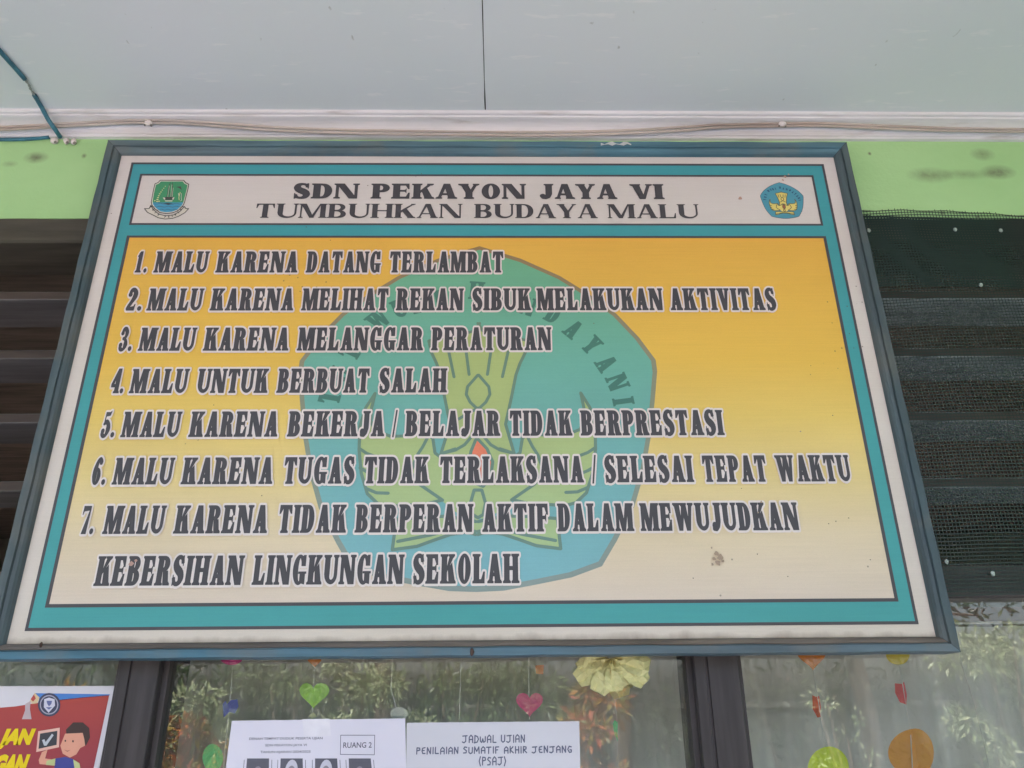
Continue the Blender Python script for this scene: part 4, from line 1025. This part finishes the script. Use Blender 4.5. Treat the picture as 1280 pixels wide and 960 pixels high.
cx, cz_ = Q([(763, 824)], GYR)[0]
for k in range(13):
    a = R(200+140*k/12); ln_ = .067+.012*math.sin(k*2.1); wv = .021
    ex, ez = math.cos(a), math.sin(a); V = []; n = 6
    P_ = MB()
    for i in range(n+1):
        t = i/n; wd = wv*math.sin(min(1, t*1.5)*math.pi/2)*(1 if t < .85 else .75)
        for s in (-1, -.33, .33, 1):
            P_.V.append((cx+ex*ln_*t-ez*wd*s*.9, GYR-.01-.018*math.sin(t*2.6)+.006*math.sin(s*4+k+i)-.002*k*((-1)**k), cz_+ez*ln_*t*.85+ex*wd*s*.9+.003*math.sin(s*9+k)*t))
    P_.F = [(i*4+j, i*4+j+1, i*4+j+5, i*4+j+4) for i in range(n) for j in range(3)]
    P_.build('petal', m_crepe, g_, False)
paper('leaf', [(768, 900), (772, 903), (772, 927), (768, 918), (766, 905)], (46, 128, 88), g_, .3)
g_ = garland('string right of the right post with an orange folded heart and large olive green disc', [(1014, 800), (1017, 836), (1021, 868), (1027, 899), (1030, 931), (1036, 990)])
paper('paper_cone', heart(1016, 823, 36, 31), (228, 138, 44), g_, .3); paper('folded_heart', [(1016, 869), (1020, 871), (1025, 870), (1027, 882), (1026, 896), (1022, 897), (1017, 886)], (222, 92, 52), g_, .8)
paper('paper_disc', oval(1036, 961, 26, 28), (150, 164, 32), g_, .1)
g_ = garland('string with a crimson folded heart and large orange folded disc near the right edge', [(1122, 800), (1124, 831), (1128, 853), (1132, 882), (1138, 911), (1142, 990)])
paper('paper_disc', oval(1123, 817, 15, 14), (176, 164, 60), g_, .2); paper('folded_heart', [(1120, 854), (1127, 855), (1132, 852), (1136, 868), (1133, 881), (1126, 878), (1121, 866)], (206, 70, 76), g_, .8)
paper('paper_disc', oval(1144.5, 940.5, 29, 30), (238, 164, 50), g_, .45)
garland('bare string at the far right beyond the orange disc', [(1199, 790), (1202, 830), (1218, 880), (1228, 920), (1240, 975)])
tag(paper('paper_balloon', oval(266, 947, 13, 17), (82, 168, 104), None, .1, .16), 'pale green round paper shape behind the glass beside the left post', 'paper decoration')

# ================================================================== COURTYARD (seen mirrored in the glass)
m_gr = plain('grass_earth', (.17, .125, .085), .95, .3, 3, bmp=.4, bd=.02)
tag(mesh('ground', [(-120, -120, 0), (120, -120, 0), (120, 120, 0), (-120, 120, 0)], [(0, 1, 2, 3)], m_gr), kind='structure')
tag(MB().box(-8, 8, -2.3, 5.0, .004, .12).build('veranda_floor', plain('floor_tile', (.55, .53, .56), .4, .08, 4, bmp=.05)), kind='structure')
tag(mesh('paved_yard', [(-14, -5.0, .004), (14, -5.0, .004), (14, -2.3, .004), (-14, -2.3, .004)], [(0, 1, 2, 3)], plain('yard_concrete', (.55, .53, .55), .85, .12, 4, bmp=.3)), kind='structure')
cw = thing('boundary_wall', 'plastered boundary wall across the school yard behind the shrubs', 'wall')
MB().box(-16, 16, -10.2, -10, 0, 1.55).build('wall_face', plain('yard_wall_paint', (.12, .13, .10), .8, .15, 3), cw); MB().box(-16, 16, -10.25, -9.95, 1.553, 1.63).build('coping', plain('yard_coping', (.14, .14, .12), .8), cw)
def leafmat(name, stops, rough=.4):
    m, nt, b = newmat(name, rough, .5); ge = N(nt, 'ShaderNodeNewGeometry')
    c = ramp(nt, ge.outputs['Random Per Island'], [(p, s) for p, s in stops]); nt.links.new(c, b.inputs['Base Color'])
    o = nt.nodes['Material Output']; t = N(nt, 'ShaderNodeBsdfTranslucent'); mx = N(nt, 'ShaderNodeMixShader'); mx.inputs[0].default_value = .3
    nt.links.new(c, t.inputs[0]); nt.links.new(b.outputs[0], mx.inputs[1]); nt.links.new(t.outputs[0], mx.inputs[2]); nt.links.new(mx.outputs[0], o.inputs[0]); return m
LG = leafmat('shrub_leaf', [(0, (.04, .075, .02)), (.5, (.11, .17, .06)), (1, (.26, .32, .16))])
LD = leafmat('tree_leaf', [(0, (.02, .045, .015)), (.6, (.05, .09, .03)), (1, (.12, .16, .06))])
LO = leafmat('croton_leaf', [(0, (.10, .14, .03)), (.35, (.34, .26, .03)), (.65, (.50, .20, .03)), (1, (.45, .10, .04))])
LP = leafmat('pale_leaf', [(0, (.16, .22, .10)), (.5, (.30, .36, .18)), (1, (.46, .50, .30))])
m_bark = plain('bark', (.11, .085, .06), .9, .2, 8, (1, 1, .3), .6)
def leaves(clumps, n, L, mat, name, parent, droop=.2):
    n = int(n*(1.7 if L < .12 else 1))
    V = np.zeros((n*5, 3)); Fc = []
    per = n//len(clumps); k = 0
    for (x, y, z, r) in clumps:
        for _ in range(per):
            d = rng.normal(size=3); d /= np.linalg.norm(d); p = np.array([x, y, z])+d*r*(rng.random()**.45)*[1, 1, .85]
            ax = d*.8+rng.normal(size=3)*.6; ax[2] -= droop; ax /= np.linalg.norm(ax)
            s = np.cross(ax, rng.normal(size=3)); s /= np.linalg.norm(s); l = L*rng.uniform(.6, 1.25); wdt = l*.17
            nn = np.cross(ax, s)
            V[5*k:5*k+5] = [p, p+ax*l*.45+s*wdt, p+ax*l-nn*l*.12, p+ax*l*.45-s*wdt, p+ax*l*.45-nn*wdt*.3]
            Fc += [(5*k, 5*k+1, 5*k+4), (5*k+1, 5*k+2, 5*k+4), (5*k+2, 5*k+3, 5*k+4), (5*k+3, 5*k, 5*k+4)]; k += 1
    o = mesh(name, V[:5*k], Fc, mat, parent); o['kind'] = 'stuff'; return o
hedge = thing('hedge', 'continuous dark green hedge along the yard boundary wall', 'hedge')
leaves([(x_, -9.3+random.uniform(-.15, .15), random.choice([.5, 1.1, 1.6, 1.85]), .5) for x_ in np.linspace(-12, 12, 110)], 15000, .125, LD, 'foliage', hedge)
hs_ = MB()
for x_ in np.linspace(-11.5, 11.5, 24): hs_.tube([(x_, -9.35, 0), (x_+.08, -9.3, .9), (x_-.05, -9.3, 1.7)], [.025, .018, .008], 6)
o_ = hs_.build('stem', m_bark, hedge, True); o_['kind'] = 'stuff'
def shrub(label, cat, name, x, y, h, wd, n, L, mat, group, trunk=.03):
    t = thing(name, label, cat, group, (0, 0, 0)); cl = []
    for i in range(9):
        cl.append((x+random.uniform(-wd, wd), y+random.uniform(-wd, wd)*.6, h*random.uniform(.35, .95), wd*random.uniform(.3, .55)))
    leaves(cl, n, L, mat, 'foliage', t)
    tr_ = MB()
    for c in cl[:6]: tr_.tube([(x, y, 0), ((x+c[0])/2, (y+c[1])/2, c[2]*.55), (c[0], c[1], c[2])], [trunk, trunk*.7, trunk*.3], 6)
    tr_.build('stem', m_bark, t, True); return t
def X(px, D): return float(hit(px, 860, D)[0])       # sideways place that a glass reflection points to
G1 = 'shrubs along the yard'
for (px, D, h, wd, n, L, mat, lab) in [
    (60, 6.2, 1.75, .55, 1200, .10, LG, 'green and yellow shrub leftmost in the yard'), (120, 5.6, 1.78, .30, 700, .10, LO, 'low orange croton at the left of the yard'),
    (228, 5.2, 1.55, .34, 1100, .09, LO, 'orange croton growing left of the middle of the yard'), (255, 5.9, 1.75, .30, 600, .10, LP, 'pale green shrub behind the left orange croton'),
    (380, 6.6, 2.2, .60, 900, .085, LG, 'loose green shrub in the yard opposite the green paper heart'), (470, 6.4, 2.15, .5, 1400, .085, LP, 'pale green shrub in the yard opposite the seating notice'),
    (560, 6.8, 2.3, .6, 1300, .085, LG, 'tall loose green shrub in the middle of the yard'), (655, 6.4, 2.1, .45, 900, .08, LG, 'green shrub left of the right orange croton'),
    (722, 5.4, 1.86, .32, 1100, .10, LO, 'taller orange croton growing right of the middle of the yard'), (1045, 6.6, 1.95, .22, 110, .07, LP, 'thin pale shrub right of the middle of the yard'),
    (1245, 4.8, 2.2, .36, 1200, .075, LP, 'large pale green shrub rightmost in the yard')]:
    shrub(lab, 'shrub', 'garden_shrub', X(px, D), -D+.15, h, wd, n, L, mat, G1)
for (x, y, h, r, lab) in [(-4.6, -8.6, 4.6, 1.5, 'broad tree at the left end of the yard'), (-1.5, -9.0, 5.2, 1.6, 'tall tree left of centre by the boundary wall'), (1.5, -8.8, 4.8, 1.6, 'tree right of centre by the boundary wall'),
                          (4.4, -8.4, 5.0, 1.7, 'dark tree towards the right end of the yard'), (7.8, -8.0, 5.2, 1.9, 'dense tree at the right end of the yard'), (-8.0, -9.0, 5.0, 1.8, 'dense tree beyond the left end of the yard')]:
    t = thing('tree', lab, 'tree', 'trees by the boundary wall'); cl = [(x+random.uniform(-r, r), y+random.uniform(-r, r)*.6, h-random.uniform(0, 2.6), random.uniform(.45, .8)) for _ in range(22)]
    leaves(cl, 1300 if abs(x) < 2 else 2600, .15, LD, 'crown', t)
    tr_ = MB().tube([(x, y, 0), (x+.06, y, h*.3), (x-.05, y, h*.6), (x, y, h*.85)], [.14, .11, .08, .03], 10); tr_.build('trunk', m_bark, t, True)
    br = MB()
    for c in cl[:12]: br.tube([(x, y, h*random.uniform(.35, .6)), ((x+c[0])/2, (y+c[1])/2, (h*.5+c[2])/2+.1), c[:3]], [.05, .035, .012], 6)
    br.build('limb', m_bark, t, True)
